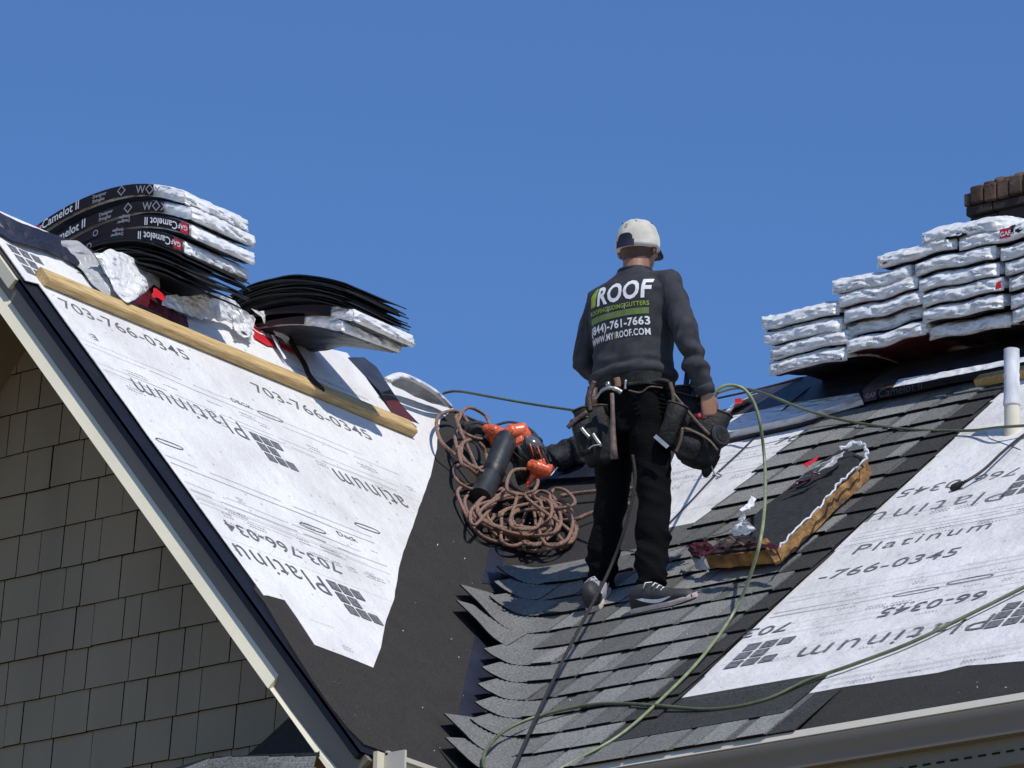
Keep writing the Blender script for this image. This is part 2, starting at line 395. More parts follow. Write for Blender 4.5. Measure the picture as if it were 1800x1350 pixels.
a = lf(YRAKE+.0105, -.05, BB); mb.box(a, V((0, .022, 0)), lf(0, QR)-lf(0, 0), (lf(0, 0, 1)-lf(0, 0, 0))*.14)
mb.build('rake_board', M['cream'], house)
# soffits under the gable overhang
YW = YRAKE+.62
HS = -.175
mb = MB()
mb.box(l3(YRAKE+.054, -.05, HS-.01), V((0, YW-YRAKE-.03, 0)), l3(0, QR-.12)-l3(0, 0), nL*.02)
mb.build('rake_soffit', M['soffit'], house)
mb = MB()
mb.box(lf(YRAKE+.034, -.05, HS-.01), V((0, YW-YRAKE-.03, 0)), lf(0, QR-.02)-lf(0, 0), (lf(0, 0, 1)-lf(0, 0, 0))*.02)
mb.build('rake_soffit', M['soffit'], house)
# gable wall: sheathing and siding shingles
def under(x): return min(ZR - (x-XRIDGE)*TG, ZR+(x-XRIDGE)*TG) + HS/math.cos(GG)
apex = ZR + HS/math.cos(GG)
mb = MB()
x1 = XRIDGE + (apex+7.2)/TG
mb.add([(XRIDGE-2.6, YW+.02, -7.2), (.35, YW+.02, -7.2), (.35, YW+.02, -.35), (XRIDGE, YW+.02, apex-.02), (XRIDGE-2.6, YW+.02, -.35)], [(0, 1, 2, 3, 4)])
mb.build('gable_wall', M['edge'], house)  # near-black backing paints shade into the siding gaps
wall = empty('siding', (0, 0, 0), None, None); wall.parent = house
rnd = random.Random(3)
EXP = .1835
r0 = PY(YW, 120, 1145).z          # one measured course line
row = -12
while row < 16:
    zb = r0 + row*EXP; zt = zb+EXP-.001
    x = -3.05 + rnd.uniform(0, .12)
    while x < .12:
        wd = rnd.choice([.095, .12, .14, .165, .20, .225])*rnd.uniform(.93, 1.07)
        dz = rnd.uniform(-.002, .002)
        poly = [(x+.0022, zb+dz), (x+wd-.0022, zb+dz+rnd.uniform(-.0015, .0015)), (x+wd-.0022-rnd.uniform(0, .002), zt+.03), (x+.0022, zt+.03)]
        # clip under both soffits
        c1 = ZR + XRIDGE*TG + HS/math.cos(GG) - .004; c2 = ZR - XRIDGE*TG + HS/math.cos(GG) - .004
        poly = clip(clip(poly, TG, 1, c1), -TG, 1, c2)
        if len(poly) >= 3 and max(p[0] for p in poly) > -3.0 and zt > -.75 and zb < 2.6:
            n = len(poly); jy = rnd.uniform(-.002, .002)
            def yy(z): t = (z-zb)/(EXP+.03); return YW - .014*(1-t) - .002 + jy
            fr = [V((px, yy(pz), pz)) for px, pz in poly]; bk = [V((px, YW+.018, pz)) for px, pz in poly]
            f = [tuple(range(n)), tuple(range(n, 2*n))[::-1]] + [(i, n+i, n+(i+1) % n, (i+1) % n) for i in range(n)]
            link('siding_shingle', fr+bk, f, [M['siding'], M['edge']], wall, [0, 0]+[1]*n)  # dark sides and butts paint in the shadow lines of the courses
        x += wd
    row += 1
# gable eave: fascia, boxed return and lower end of the rake
mb = MB()
mb.box(V((.02, YRAKE+.06, -.16)), V((0, .75, 0)), V((.02, 0, 0)), V((0, 0, .15)))
mb.box(V((-.25, YRAKE+.05, -.17)), V((0, .7, 0)), V((.27, 0, 0)), V((0, 0, .012)))
mb.build('eave_fascia', M['cream'], house)
mb = MB()
mb.box(V((.045, YRAKE+.10, -.02)), V((0, .6, 0)), V((.012, 0, 0)), V((0, 0, .018)))
mb.box(V((.04, YRAKE+.10, -.14)), V((0, .012, 0)), V((.10, 0, 0)), V((0, 0, .13)))
mb.build('eave_trim', M['trim'], house)
# main eave: bright drip trim, gutter, fascia, soffit with vent slots
mb = MB()
mb.add([(.15, -.012, .012), (XE, -.012, .012), (XE, -.030, -.020), (.15, -.030, -.020), (.15, -.006, .013), (XE, -.006, .013), (XE, -.02, -.024), (.15, -.02, -.024)],
       [(0, 3, 2, 1), (4, 5, 6, 7), (0, 1, 5, 4), (3, 7, 6, 2), (0, 4, 7, 3), (1, 2, 6, 5)])
mb.build('drip_trim', M['trim'], house)
mb = MB()
prof = [(-.022, -.024), (-.034, -.03), (-.034, -.05), (-.026, -.075), (-.016, -.10), (-.014, -.135), (.06, -.135), (.06, -.024)]
mb.loft([[V((x, y, z)) for y, z in prof] for x in (.14, XE)])
mb.build('gutter', M['gutter'], house, auto=25)
mb = MB(); mb.box(V((.15, .03, -.24)), V((XE, 0, 0)), V((0, .02, 0)), V((0, 0, .105)))
mb.build('frieze_board', M['soffit'], house)
mb = MB(); mb.box(V((.15, .05, -.215)), V((XE, 0, 0)), V((0, .6, 0)), V((0, 0, .015)))
mb.build('soffit', M['soffit'], house)
mb = MB(); mb.box(V((0, 0, 0)), V((.032, 0, 0)), V((0, .010, 0)), V((0, 0, .006)))
slot = mb.build('vent_slot', M['edge'], house); slot.location = (1.8, .024, -.190); x = 1.86
while x < 3.6:
    c_ = slot.copy(); COL.objects.link(c_); c_.location.x = x; x += .06
mb = MB(); mb.box(V((.4, .64, -7.2)), V((XE-.6, 0, 0)), V((0, .05, 0)), V((0, 0, 7.0)))
mb.build('front_wall', M['siding'], house)

# ------------------------------------------------------------------ white underlayment sheets
def sheet(name, pxs, P, to, fn, ms, h, jit=.003):
    return slab(name, [to(P(*p)) for p in pxs], fn, h-.002, h, ms, house, jit)
YL = YRAKE+.105
lp = [to_l(PL(*p)) for p in [(772, 740), (766, 790), (756, 838), (740, 880), (724, 928), (708, 972), (700, 1000), (692, 1050), (676, 1100), (669, 1140), (655, 1174), (600, 1152), (552, 1134), (525, 1092), (500, 1056), (470, 1047)]]
qb = [q for y, q in lp]
rq = to_l(PL(455, 1044))[1]
left_poly = [(YRAKE+.015, QR-.0), (2.62, QR)]+lp+[(YL, rq), (YL, q0), (YRAKE+.015, q0-.02)]
bands = [(-1, 1.36), (1.30, 2.42), (2.36, 9)]
for i, (a, b) in enumerate(bands):
    pl = clip(clip(left_poly, 0, 1, b), 0, -1, -a)
    if len(pl) > 2: slab('underlayment_sheet', pl, l3, .001, .003+i*.001, M['sheet'], house, .004)
rp = [to_m(PM(*p)) for p in [(1165, 1262), (1330, 1236), (1500, 1206), (1650, 1183), (1700, 1171), (1800, 1163)]]
right_poly = [(.64, rp[0][1])]+rp[1:]+[(5.5, rp[-1][1]-.02), (5.5, SR), (.62, SR)]
lap1, lap2 = to_m(PM(1500, 962))[1], to_m(PM(1500, 1078))[1]
for i, (a, b) in enumerate([(-1, lap2+.04), (lap2, lap1+.04), (lap1, SR-.02)]):
    pl = clip(clip(right_poly, 0, 1, b), 0, -1, -a)
    slab('underlayment_sheet', pl, m3, .001, .003+i*.001, M['sheet_r'], house, .004)
mp = [to_m(PM(*p)) for p in [(1120, 1000), (1250, 985), (1471, 733), (1300, 758), (1190, 790), (1130, 940)]]
slab('underlayment_sheet', mp, m3, .001, .004, M['sheet_r'], house, .003)

# ink on the sheets --------------------------------------------------
def frame(P, px, h, along, up):
    o = P(*px, h); return lambda x, y: o + along*x + up*y
mA, mU = V((1, 0, 0)), m3(0, 1)
lA, lU = V((0, 1, 0)), l3(0, 1)
INKH = .0062
def ink(P, px, s, size, rot=False, sx=1., bold=.0002, shear=0, m='ink', name='printed_number', space=1.05):
    A, U = (mA, mU) if P is PM else (lA, lU)
    if rot: A, U = -A, -U
    text_on(name, s, size, frame(P, px, INKH, A, U), M[m], house, bold, shear, sx, space)
def logo(P, px, sz, rot=False):
    A, U = (mA, mU) if P is PM else (lA, lU)
    if rot: A, U = -A, -U
    o = P(*px, INKH); mb = MB(); g = sz*.24
    for r_, cols in ((0, (0, 1, 2)), (1, (1, 2)), (2, (0, 1, 2))):
        for c in cols:
            sh = .0
            a = o + A*(c*(sz+g)+sh) + U*(r_*(sz+g)); mb.add([a, a+A*sz, a+A*sz+U*sz, a+U*sz], [(0, 1, 2, 3)])
    mb.build('printed_logo', M['ink'], house)
# gable slope
ink(PL, (112, 540), '703-766-0345', .105, sx=1.32)
ink(PL, (450, 688), '703-766-0345', .105, sx=1.32)
ink(PL, (590, 990), '703-766-034', .105, rot=True, sx=1.28)
ink(PL, (420, 743), 'Platinum', .185, rot=True, sx=.96, bold=-.0018, name='printed_word', space=1.15)
ink(PL, (564, 1014), 'Platinu', .185, rot=True, sx=.98, bold=-.0018, name='printed_word', space=1.15)
def ink_end(P, px, s, size, sx, bold, space):    # text whose end point is given
    vs, fs = text_mesh(s, size, bold, 0, space); w_ = max(v.x for v in vs)*sx
    A, U = (mA, mU) if P is PM else (lA, lU); o = P(*px, INKH) + A*w_
    link('printed_word', [o - A*v.x*sx - U*v.y for v in vs], fs, M['ink'], house)
ink_end(PL, (582, 822), 'atinum', .185, .86, -.0015, 1.15)
logo(PL, (489, 779), .056, rot=True); logo(PL, (631, 1040), .062, rot=True)
logo(PL, (68, 452), .058, rot=True)
ink(PL, (408, 705), 'DECK', .04, sx=1.3, m='ink', name='printed_word'); ink(PL, (595, 940), 'Deck', .045, sx=1.3, name='printed_word')
ink(PL, (168, 590), 'E', .06, rot=True, sx=1.3, name='printed_word'); ink(PL, (140, 470), 'E', .09, rot=True, sx=1.3, name='printed_word')
# main slope, right sheet
ink(PM, (1432, 1022), '-766-0345', .125, sx=1.25)
ink(PM, (1398, 1092), '703', .12, rot=True, sx=1.25)
ink(PM, (1742, 1036), '66-0345', .12, rot=True, sx=1.2)
ink(PM, (1800, 820), '766-0345', .12, rot=True, sx=1.25)
ink(PM, (1760, 1076), 'Platinum', .20, rot=True, sx=1.15, bold=-.0018, name='printed_word', space=1.15)
ink(PM, (1790, 853), 'Platinum', .20, rot=True, sx=1.15, bold=-.0018, name='printed_word', space=1.15)
ink(PM, (1492, 975), 'Platinum', .13, sx=1.25, bold=-.0005, name='printed_word', space=1.2)
logo(PM, (1401, 1117), .066, rot=True); logo(PM, (1862, 1044), .066, rot=True); logo(PM, (1880, 818), .066, rot=True)
ink(PM, (1340, 1222), 'Sc23', .04, sx=1.4, name='printed_word'); ink(PM, (1610, 1056), 'e l r i n', .03, rot=True, sx=1.6, name='printed_word')
ink(PM, (1357, 782), '703-', .105, sx=1.25)
ink(PM, (1232, 918), '345', .10, rot=True, sx=1.35); ink(PM, (1225, 930), 'num', .13, rot=True, sx=1.2, bold=-.0018, name='printed_word')
mb = MB()
for px in ((1400, 752), (1432, 745)):
    a = PM(*px, INKH); mb.add([a, a+mA*.06, a+mA*.06+mU*.07, a+mU*.07], [(0, 1, 2, 3)])
mb.build('printed_logo', M['ink'], house)
# fine print: wandering rules and rows of tiny words
def rules(P, to, fn, rows, clipf):
    A = MB(); B = MB(); rn = random.Random(5)
    for (q, x0, x1, wgt) in rows:
        for off in ((0, .045) if wgt < 2 else (0,)):
            x = x0
            while x < x1:
                L = rn.uniform(.12, .5); gap = rn.uniform(.0, .08) if rn.random() < .6 else 0
                pts = []
                n = max(2, int(L/.04))
                for i in range(n+1):
                    xx = x+L*i/n; qq = q+off+.010*noise.noise(V((xx*3.1, q*9+off*30, 1)))
                    pts.append((xx, qq))
                if all(clipf(*p) for p in pts):
                    t = .0008*wgt*(1 if off == 0 else .8)
                    for (xa, qa), (xb, qb_) in zip(pts, pts[1:]):
                        tt = t*(1+1.2*max(0, noise.noise(V((xa*2.3, q*5, 7)))))
                        A.add([fn(xa, qa-tt, INKH), fn(xb, qb_-tt, INKH), fn(xb, qb_+tt, INKH), fn(xa, qa+tt, INKH)], [(0, 1, 2, 3)])
                x += L+gap
        x = x0
        while x < x1:                 # tiny words
            x += rn.uniform(.10, .45); qq = q+rn.uniform(-.09, -.03)
            nl = rn.randint(3, 8)
            if clipf(x, qq) and clipf(x+nl*.016, qq):
                for r_ in range(rn.randint(1, 2)):
                    for i in range(nl):
                        xx = x+i*.016; h_ = rn.uniform(.006, .012); y0 = qq-r_*.02
                        B.add([fn(xx, y0, INKH), fn(xx+.011, y0, INKH), fn(xx+.011, y0+.0035, INKH), fn(xx, y0+.0035, INKH)], [(0, 1, 2, 3)])
                        if rn.random() < .5: B.add([fn(xx, y0+.0035, INKH), fn(xx+.003, y0+.0035, INKH), fn(xx+.003, y0+h_, INKH), fn(xx, y0+h_, INKH)], [(0, 1, 2, 3)])
    tag(A.build('printed_rule', M['ink'], house), kind='stuff'); tag(B.build('fine_print', M['inkthin'], house), kind='stuff')
def inside(poly):
    def f(x, y):
        c = False
        for i in range(len(poly)):
            (xa, ya), (xb, yb_) = poly[i], poly[i-1]
            if (ya > y) != (yb_ > y) and x < (xb-xa)*(y-ya)/(yb_-ya)+xa: c = not c
        return c
    return f
il = inside(left_poly)
rows = []
for px, wgt in (((300, 815), 1.8), ((160, 612), 1), ((200, 660), 1.2), ((400, 905), 1), ((300, 860), 1), ((560, 1105), 1), ((520, 935), 1.6)):
    rows.append((to_l(PL(*px))[1], YL+.02, 2.6, wgt))
rules(PL, to_l, l3, rows, lambda x, y: il(x, y) and il(x+.03, y) and y < to_l(PL(725, 780))[1]+.0)
ir = inside(right_poly); im = inside(mp)
rows = []
for px, wgt in (((1500, 960), 1.6), ((1500, 1062), 1.8), ((1500, 1040), 1), ((1500, 1190), 1), ((1500, 1200), 1), ((1600, 930), 1), ((1600, 905), .8), ((1600, 790), 1), ((1500, 1130), .7), ((1300, 1130), 1)):
    rows.append((to_m(PM(*px))[1], .67, 4.5, wgt))
for px, wgt in (((1200, 830), 1.4), ((1200, 850), 1), ((1200, 900), 1.2), ((1300, 800), 1), ((1300, 830), 1.1)):
    rows.append((to_m(PM(*px))[1], -1.4, -.2, wgt))
rules(PM, to_m, m3, rows, lambda x, y: (ir(x, y) or im(x, y)) and (x > .66 or x < -.3))
# stretched ring marks on both slopes
def ring(P, px, a, b, rot=0):
    A, U = (mA, mU) if P is PM else (lA, lU); o = P(*px, INKH); mb = MB(); n = 20; vs = []
    for k in range(n):
        t = 2*math.pi*k/n; c, s_ = math.copysign(abs(math.cos(t))**.6, math.cos(t)), math.sin(t)
        vs += [o+A*a*c+U*(b*s_+rot*a*c), o+A*(a-.008)*c+U*((b-.006)*s_+rot*a*c)]
    mb.add(vs, [(2*k, 2*((k+1) % n), 2*((k+1) % n)+1, 2*k+1) for k in range(n)]); mb.build('printed_mark', M['ink'], house)
for px in ((475, 732), (298, 780), (550, 928), (646, 928)): ring(PL, px, .09, .018, .05)
for px in ((1705, 1018), (1610, 1040)): ring(PM, px, .11, .02)

# ------------------------------------------------------------------ main slope shingles
E_ = .198; HL = .20
roof_sh = empty('laid_shingles', (0, 0, 0), None, None); roof_sh.parent = house
vd = V((XRIDGE, YRIDGE, ZR)).normalized()
nlp = (vd.cross(nL)); nlp = nlp if nlp.z*0+nlp.x < 0 else -nlp
nlp = nL.cross(vd).normalized()
if nlp.y > 0: nlp = -nlp
cphi = V((-1, 0, 0)).dot(vd)
WD = (vd*cphi + nlp*math.sqrt(1-cphi*cphi)).normalized()      # where a course runs once across the valley
UL = nL.cross(WD); UL = UL if UL.dot(vd) > 0 else -UL
def wrap_pt(x, s, h, ARC=.16):
    """point of a course: x measured along the course; runs up the other slope past the valley"""
    sv = s; vx = -s*math.sin(PP)/TG                 # valley x at this s
    t = vx - x                                       # distance past the valley
    if t < -ARC: return m3(x, s, h)
    vp = m3(vx, s)
    if t > ARC: return vp + WD*t + nL*h
    k = (t+ARC)/(2*ARC); p0 = vp+V((ARC, 0, 0)); p2 = vp+WD*ARC
    p = p0.lerp(vp, k).lerp(vp.lerp(p2, k), k); n = nM.lerp(nL, k).normalized()
    return p + n*h
rs = random.Random(11)
def shingle(x0, x1, s0, row, lift=0., dark=False, wrapd=False, tabs=True, head=HL, tipcut=0, curl=0.):
    """base strip with headlap plus laminated tabs in the exposed zone"""
    mb = MB(); fn = (lambda x, s, h: wrap_pt(x, s, h)) if wrapd else m3
    nx = max(2, int((x1-x0)/.03)) if wrapd else 2
    def H(s, x=None):
        t = (s-s0)/(E_+head); h = .028*(1-t)+.006*t+lift
        if wrapd and x is not None:
            kk = max(0, min(1, (-s0*math.sin(PP)/TG+.34-x)/.34)); h += .014*kk*max(0, (s0+.2-s)/.2)
        if curl and x is not None: h += curl*max(0, (s0+.10-s)/.10)**2*max(0, 1-abs(x-x0-.12)/.35)
        return h
    def strip(xa, xb, sa, sb, th, m, ja=0, jb=0, n=None):
        n = 1
        xs_ = [xa, xb]
        if wrapd:
            xs_ = [xa]+[g_*.03 for g_ in range(int(math.ceil((xa+.004)/.03)), int(math.floor((xb-.004)/.03))+1)]+[xb]; n = len(xs_)-1
        v = []; f = []; fe = []
        for i in range(n+1):
            t = i/n
            for (s_, j) in ((sa, ja), (sb, jb)):
                x = xs_[i] + (j if i in (0, n) else 0)
                sc = s_
                if wrapd and tipcut and x < x0+tipcut and s_ == sa: sc = s_ + 0
                p = fn(x, sc, H(sc, x)+th); q = fn(x, sc, max(H(sc, x)-.006, .004) if th < .004 else H(sc, x)); v += [p, q]
        for i in range(n):
            k = 4*i; f += [(k, k+4, k+6, k+2), (k+1, k+3, k+7, k+5), (k+2, k+6, k+7, k+3)]; fe += [(k, k+1, k+5, k+4)]
        f += [(0, 2, 3, 1), (4*n, 4*n+1, 4*n+3, 4*n+2)]
        mb.add(v, f, m); mb.add(v, fe, 4)
    g = .0015
    strip(x0+g, x1-g, s0+rs.uniform(-.002, .002), s0+E_+head, .0, (1 if wrapd else 2) if not dark else 3)
    if tabs and not dark:
        x = x0+g+rs.uniform(0, .05)
        if wrapd: x = max(x, -s0*math.sin(PP)/TG+.19)
        while x < x1-.06:
            wd = min(rs.uniform(.10, .24), x1-g-x)
            m = rs.choice([0, 0, 1, 1, 1, 2, 2]); drop = rs.uniform(0, .008)
            strip(x, x+wd, s0-drop, s0+E_+.03, .005, m, ja=0, jb=.0)
            x += wd+rs.choice([.005, .007, .008, .012, .03, .045])
    o = mb.build('roof_shingle', [M['g1'], M['g2'], M['g3'], M['g4'], M['edge']], roof_sh)
    return o
sA = to_m(PM(1168, 968))[1]; sTop = to_m(PM(1700, 693))[1]
ncourse = int(sTop/E_)+1
kA = int(sA/E_)
for k in range(ncourse):
    s0 = k*E_ - .012 if k else -.012
    xv = -s0*math.sin(PP)/TG
    xr = .64
    xe = .51 + rs.uniform(-.05, .05)
    if k == 0: xe, xr = 1.38, 1.5
    if k == 1: xe, xr = .50, 1.36
    if s0 > sTop-.05: break
    if k < kA:
        tipx = [.24, .27, .13, .12, .125, .12, .13, .33, .33, .16, .15][min(k, 10)]
        xs = xv - tipx
    else:
        xs = -.47 + (s0-sA)*.1 + rs.uniform(-.03, .03)
    if k == kA: xs = -.62
    shingle(max(xe-.12, xs), xr+rs.uniform(-.012, .012), s0+.0, k, lift=-.0035, dark=True)
    x = xs; first = True
    L = .876*rs.uniform(.35, 1.)
    while x < xe-.02:
        x1 = min(x+L, xe)
        if xe-x1 < .1: x1 = xe
        cut = xv+.17
        shingle(x, x1, s0, k, wrapd=(k < kA and x < cut), lift=.0 if k < kA else 0, curl=.014 if (first and k < kA) else 0, head=HL if k < kA-1 else .12)
        x = x1; L = .876; first = False
# strips of dark flashing film beside the valley
for pts in ([(862, 960), (925, 975), (908, 1030), (848, 1025)], [(836, 1115), (880, 1130), (850, 1260), (805, 1260)]):
    link('flashing_strip', [PL(*p, .003) for p in pts], [(0, 1, 2, 3)], M['felt2'], house)
link('flashing_strip', [PL(x, y, .004) for x, y in [(887, 968), (921, 974), (914, 1021), (880, 1022)]], [(0, 1, 2, 3)], M['felt'], house)

# ------------------------------------------------------------------ shingle bundles
def noisev(p, f): return noise.noise(p*f)
def bundle(name, label, group, org, dA, dB, arch, L=.876, W=.43, T=.075, seed=0, mats=None, face=None, wr=.006, gather=1., tilt=0, sag=0):
    """org: lower near corner; dA along the length, dB along the width; arch(a)->height offset along the length"""
    ob = empty(name, org, label, 'shingle bundle', group)
    nA, nB, nC = 44, 24, 5
    dA, dB = V(dA), V(dB); dC = UZ; v = []; f = []; mi = []
    def P(a, b, c): return V(org)+dA*a+dB*b+UZ*(c+arch(a)+tilt*b)
    per = []
    e = .024
    for i in range(nB+1): per.append((i/nB*W, 0, 0))
    for i in range(1, nC): per.append((W, i/nC*T, 1))
    for i in range(nB+1): per.append((W-i/nB*W, T, 2))
    for i in range(1, nC): per.append((0, T-i/nC*T, 3))
    n = len(per)
    off = V((seed*3.7, seed*1.3, seed*2.1))
    for i in range(nA+1):
        a = L*i/nA
        for (b, c, s_) in per:
            # round the long edges and pinch the ends
            bb = min(b, W-b); cc = min(c, T-c)
            if bb < e and cc < e:
                if b < W/2: b2 = b+(e-bb)*.35
                else: b2 = b-(e-bb)*.35
                c2 = c+(e-cc)*.35*(1 if c < T/2 else -1)
            else: b2, c2 = b, c
            en = min(a, L-a)
            if en < .03: c2 = T/2+(c2-T/2)*(1-.22*(1-en/.03)**2); b2 = W/2+(b2-W/2)*(1-.03*(1-en/.03)**2)
            p = P(a, b2, c2)
            q = V((a, b, c))+off
            g_ = gather*max(0, 1-en/.12)
            # fine pleats running out of the gathered end and soft dents along the faces
            d = wr*(noisev(V((q.x*9, q.y*26, q.z*26)), 1)*.8+abs(noisev(V((q.x*30, q.y*14, q.z*60)), 1))*.9)
            dn = (V((0, b2-W/2, c2-T/2)));
            nrm = dB*(1 if b >= W-.001 else -1 if b <= .001 else 0)+UZ*(1 if c >= T-.001 else -1 if c <= .001 else 0)
            if nrm.length: nrm.normalize()
            p += nrm*(d-wr*.4) + UZ*(.006*noisev(V((q.x*4, q.y*3, seed)), 1)) + UZ*(sag*noisev(V(((p.x)*6, .3, 1+seed*.04)), 1))
            p -= UZ*.010*g_*max(0, noisev(V((q.y*34, q.z*8, seed)), 1))
            v.append(p)
    for i in range(nA):
        for j in range(n):
            k = (j+1) % n; f.append((i*n+j, (i+1)*n+j, (i+1)*n+k, i*n+k)); s_ = per[j][2]
            mi.append(s_)
    # pleated end caps
    for (i, sgn) in ((0, -1), (nA, 1)):
        base = len(v); NI, NJ = nB, 8
        a = 0 if i == 0 else L
        for jj in range(NJ+1):
            for ii in range(NI+1):
                b = W*ii/NI; c = T*jj/NJ
                ed = min(min(b, W-b)/.04, min(c, T-c)/.025, 1)
                en = 0
                c2 = T/2+(c-T/2)*.78; b2 = W/2+(b-W/2)*.97
                bulge = (.012+.012*gather)*(1-(1-ed)**2) + gather*.0075*(1-abs(noise.noise(V((b*9+seed, c*60+b*26, seed))))*3) + gather*.006*noisev(V((b*9, c*48, seed+i))+V((0, b*30*.3, 0)), 1) + gather*.007*abs(noisev(V((b*34, c*34, seed*2+i)), 1))
                if 0 < ii < NI and 0 < jj < NJ: v.append(P(a+sgn*bulge, b2, c2))
                else: v.append(P(a+sgn*.001, b2, c2))
                v[-1] += UZ*(sag*noisev(V(((v[-1].x)*6, .3, 1+seed*.04)), 1))
        for jj in range(NJ):
            for ii in range(NI):
                q0_ = base+jj*(NI+1)+ii; q = (q0_, q0_+1, q0_+NI+2, q0_+NI+1)
                f.append(q); mi.append(4)
    ms = mats or [M['wrapd'], M['wrap'], M['wrap'], M['wrap'], M['wrap']]
    if face:
        for fi in range(nA*n):
            i, j = divmod(fi, n); a = L*(i+.5)/nA; r_ = face(a, per[j][2], per[j][1])
            if r_ is not None:
                mi[fi] = r_
    o = link('wrapper', v, f, ms, ob, mi)
    bm = bmesh.new(); bm.from_mesh(o.data); bmesh.ops.remove_doubles(bm, verts=bm.verts, dist=.0005); bmesh.ops.recalc_face_normals(bm, faces=bm.faces)
    for fc in bm.faces: fc.smooth = True
    for ed in bm.edges:
        if len(ed.link_faces) == 2 and ed.calc_face_angle(0) > R(48): ed.smooth = False
    bm.to_mesh(o.data); bm.free()
    ob['_L'] = L
    return ob, P
def side_text(ob, P, s, size, a0, c0, flip, m, L, bold=.0006, sx=1.):
    """lettering on the long near side; a grows away from the visible corner"""
    if not flip: fn = lambda x, y: P(a0-x, -.008, c0+y)
    else: fn = lambda x, y: P(a0+x, -.008, c0-y)
    text_on('printed_word', s, size, fn, M[m], ob, bold, 0, sx, 1., .03)
def side_patch(ob, P, a0, a1, c0, c1, m, y=-.0065):
    n = max(2, int((a1-a0)/.03)); v = []
    for i in range(n+1):
        a = a0+(a1-a0)*i/n; v += [P(a, y, c0), P(a, y, c1)]
    link('printed_label', v, [(2*i, 2*i+1, 2*i+3, 2*i+2) for i in range(n)], M[m], ob)

YC = 0.18
ARL = lambda k, dr: (lambda a: k*(1-(2*a/.876-1)**2) - dr*max(0, (.42-a)/.42)**2)
mL = [M['wrapg'], M['wrap'], M['wrap'], M['wrap'], M['wrap'], M['wrapd']]
def left_bundle(px, px_b, flip, label, seed, k, dr, dark0, dark1, y=YC, W=.43, group='wrapped shingle bundles bent over the left ridge', rise=0, txt=True, T=.074, tilt=0):
    cor = PY(y, *px)
    def face(a, s_, c):
        if s_ == 0: return 5
        return None
    mats = [M['wrapn'], M['wrap'], M['wrap'], M['wrap'], M['wrap'], M['wrapd']]
    arch = lambda a: k*(1-(2*a/.876-1)**2) - dr*max(0, (.40-a)/.40)**2*1. + rise*a
    o, P = bundle('shingle_bundle', label, group, cor, (-1, 0, 0), (0, 1, 0), arch, seed=seed, mats=mats, face=None, T=T, tilt=tilt)
    # dark printed band on the near side
    side_patch(o, P, dark0, dark1, T*.16 if not flip else T*.16, T*.86, 'wrapd', -.0062)
    if txt:
        if not flip:
            side_patch(o, P, .825, .872, T*.2, T*.82, 'red', -.0072); side_text(o, P, 'GAF', .03, .866, T*.36, False, 'white', .876)
            side_text(o, P, 'Camelot II', .056, .810, T*.33, False, 'white', .876, sx=.9)
            side_text(o, P, 'Designer\nShingles', .022, .52, T*.55, False, 'grey', .876); side_text(o, P, '\u25C7', .05, .38, T*.3, False, 'grey', .876)
            side_text(o, P, 'W\u25C7X', .05, .27, T*.28, False, 'grey', .876)
        else:
            side_patch(o, P, dark0+.004, dark0+.05, T*.2, T*.82, 'red', -.0072); side_text(o, P, 'GAF', .03, dark0+.008, T*.66, True, 'white', .876)
            side_text(o, P, 'Camelot II', .050, dark0+.066, T*.70, True, 'white', .876, sx=.9)
            side_text(o, P, 'Designer\nShingles', .02, dark0+.34, T*.7, True, 'grey', .876); side_text(o, P, 'O', .04, dark0+.52, T*.66, True, 'grey', .876)
    return o, P
left_bundle((323, 350), None, False, 'topmost wrapped shingle bundle of the left stack with dark printed side and white end', 1, .085, .03, .17, .874, rise=-.03)
left_bundle((335, 378), None, False, 'second wrapped shingle bundle from the top of the left stack, white printing reading upright', 2, .085, .03, .15, .874, rise=-.05)
left_bundle((334, 408), None, True, 'third wrapped shingle bundle from the top, printing upside down, red square near its corner', 3, .10, .03, .0, .80, rise=-.05)
left_bundle((322, 437), None, True, 'lowest wrapped shingle bundle of the left stack lying on the loose black shingles', 4, .11, .03, .0, .74, rise=-.04)

def loose(name, label, px, y, n, archs, cat='shingle stack', L=.9, W=.42, gap=.016, seed=0):
    cor = PY(y, *px); ob = empty(name, cor, label, cat); rn = random.Random(seed)
    for i in range(n):
        v = []; f = []; nA, nB = 30, 6; da = rn.uniform(-.035, .035); db = rn.uniform(-.03, .03); lift = rn.uniform(0, .009); tw = rn.uniform(-.02, .02)
        for a_ in range(nA+1):
            for b_ in range(nB+1):
                for c_ in (0, .0055):
                    a = L*a_/nA; b = W*b_/nB
                    z = archs(a, i/(n-1)) + i*gap + c_ + lift*max(0, 1-a/.2) + tw*b + .006*noise.noise(V((a*5, b*5, i+seed)))
                    v.append(cor + V((-a+da, b+db, z)))
        K = (nB+1)*2
        for a_ in range(nA):
            for b_ in range(nB):
                q = a_*K+b_*2; f += [(q, q+2, q+K+2, q+K), (q+1, q+K+1, q+K+3, q+3)]
            q = a_*K; f.append((q, q+K, q+K+1, q+1)); q += nB*2; f.append((q, q+1, q+K+1, q+K))
        for b_ in range(nB):
            q = b_*2; f.append((q, q+1, q+3, q+2)); q += nA*K; f.append((q, q+2, q+3, q+1))
        link('loose_shingle', v, f, M['blackshingle'], ob)
    return ob
loose('loose_shingles', 'fanned pile of unwrapped black shingles under the left stack of bundles', (318, 483), YC+.0, 12,
      lambda a, t: .13*(1-(2*a/.9-1)**2)*(.8+.2*t) - .03*max(0, (.35-a)/.35)**2*(1-t*.2) - .01*t*max(0, 1-a/.5), seed=3, gap=.0105)
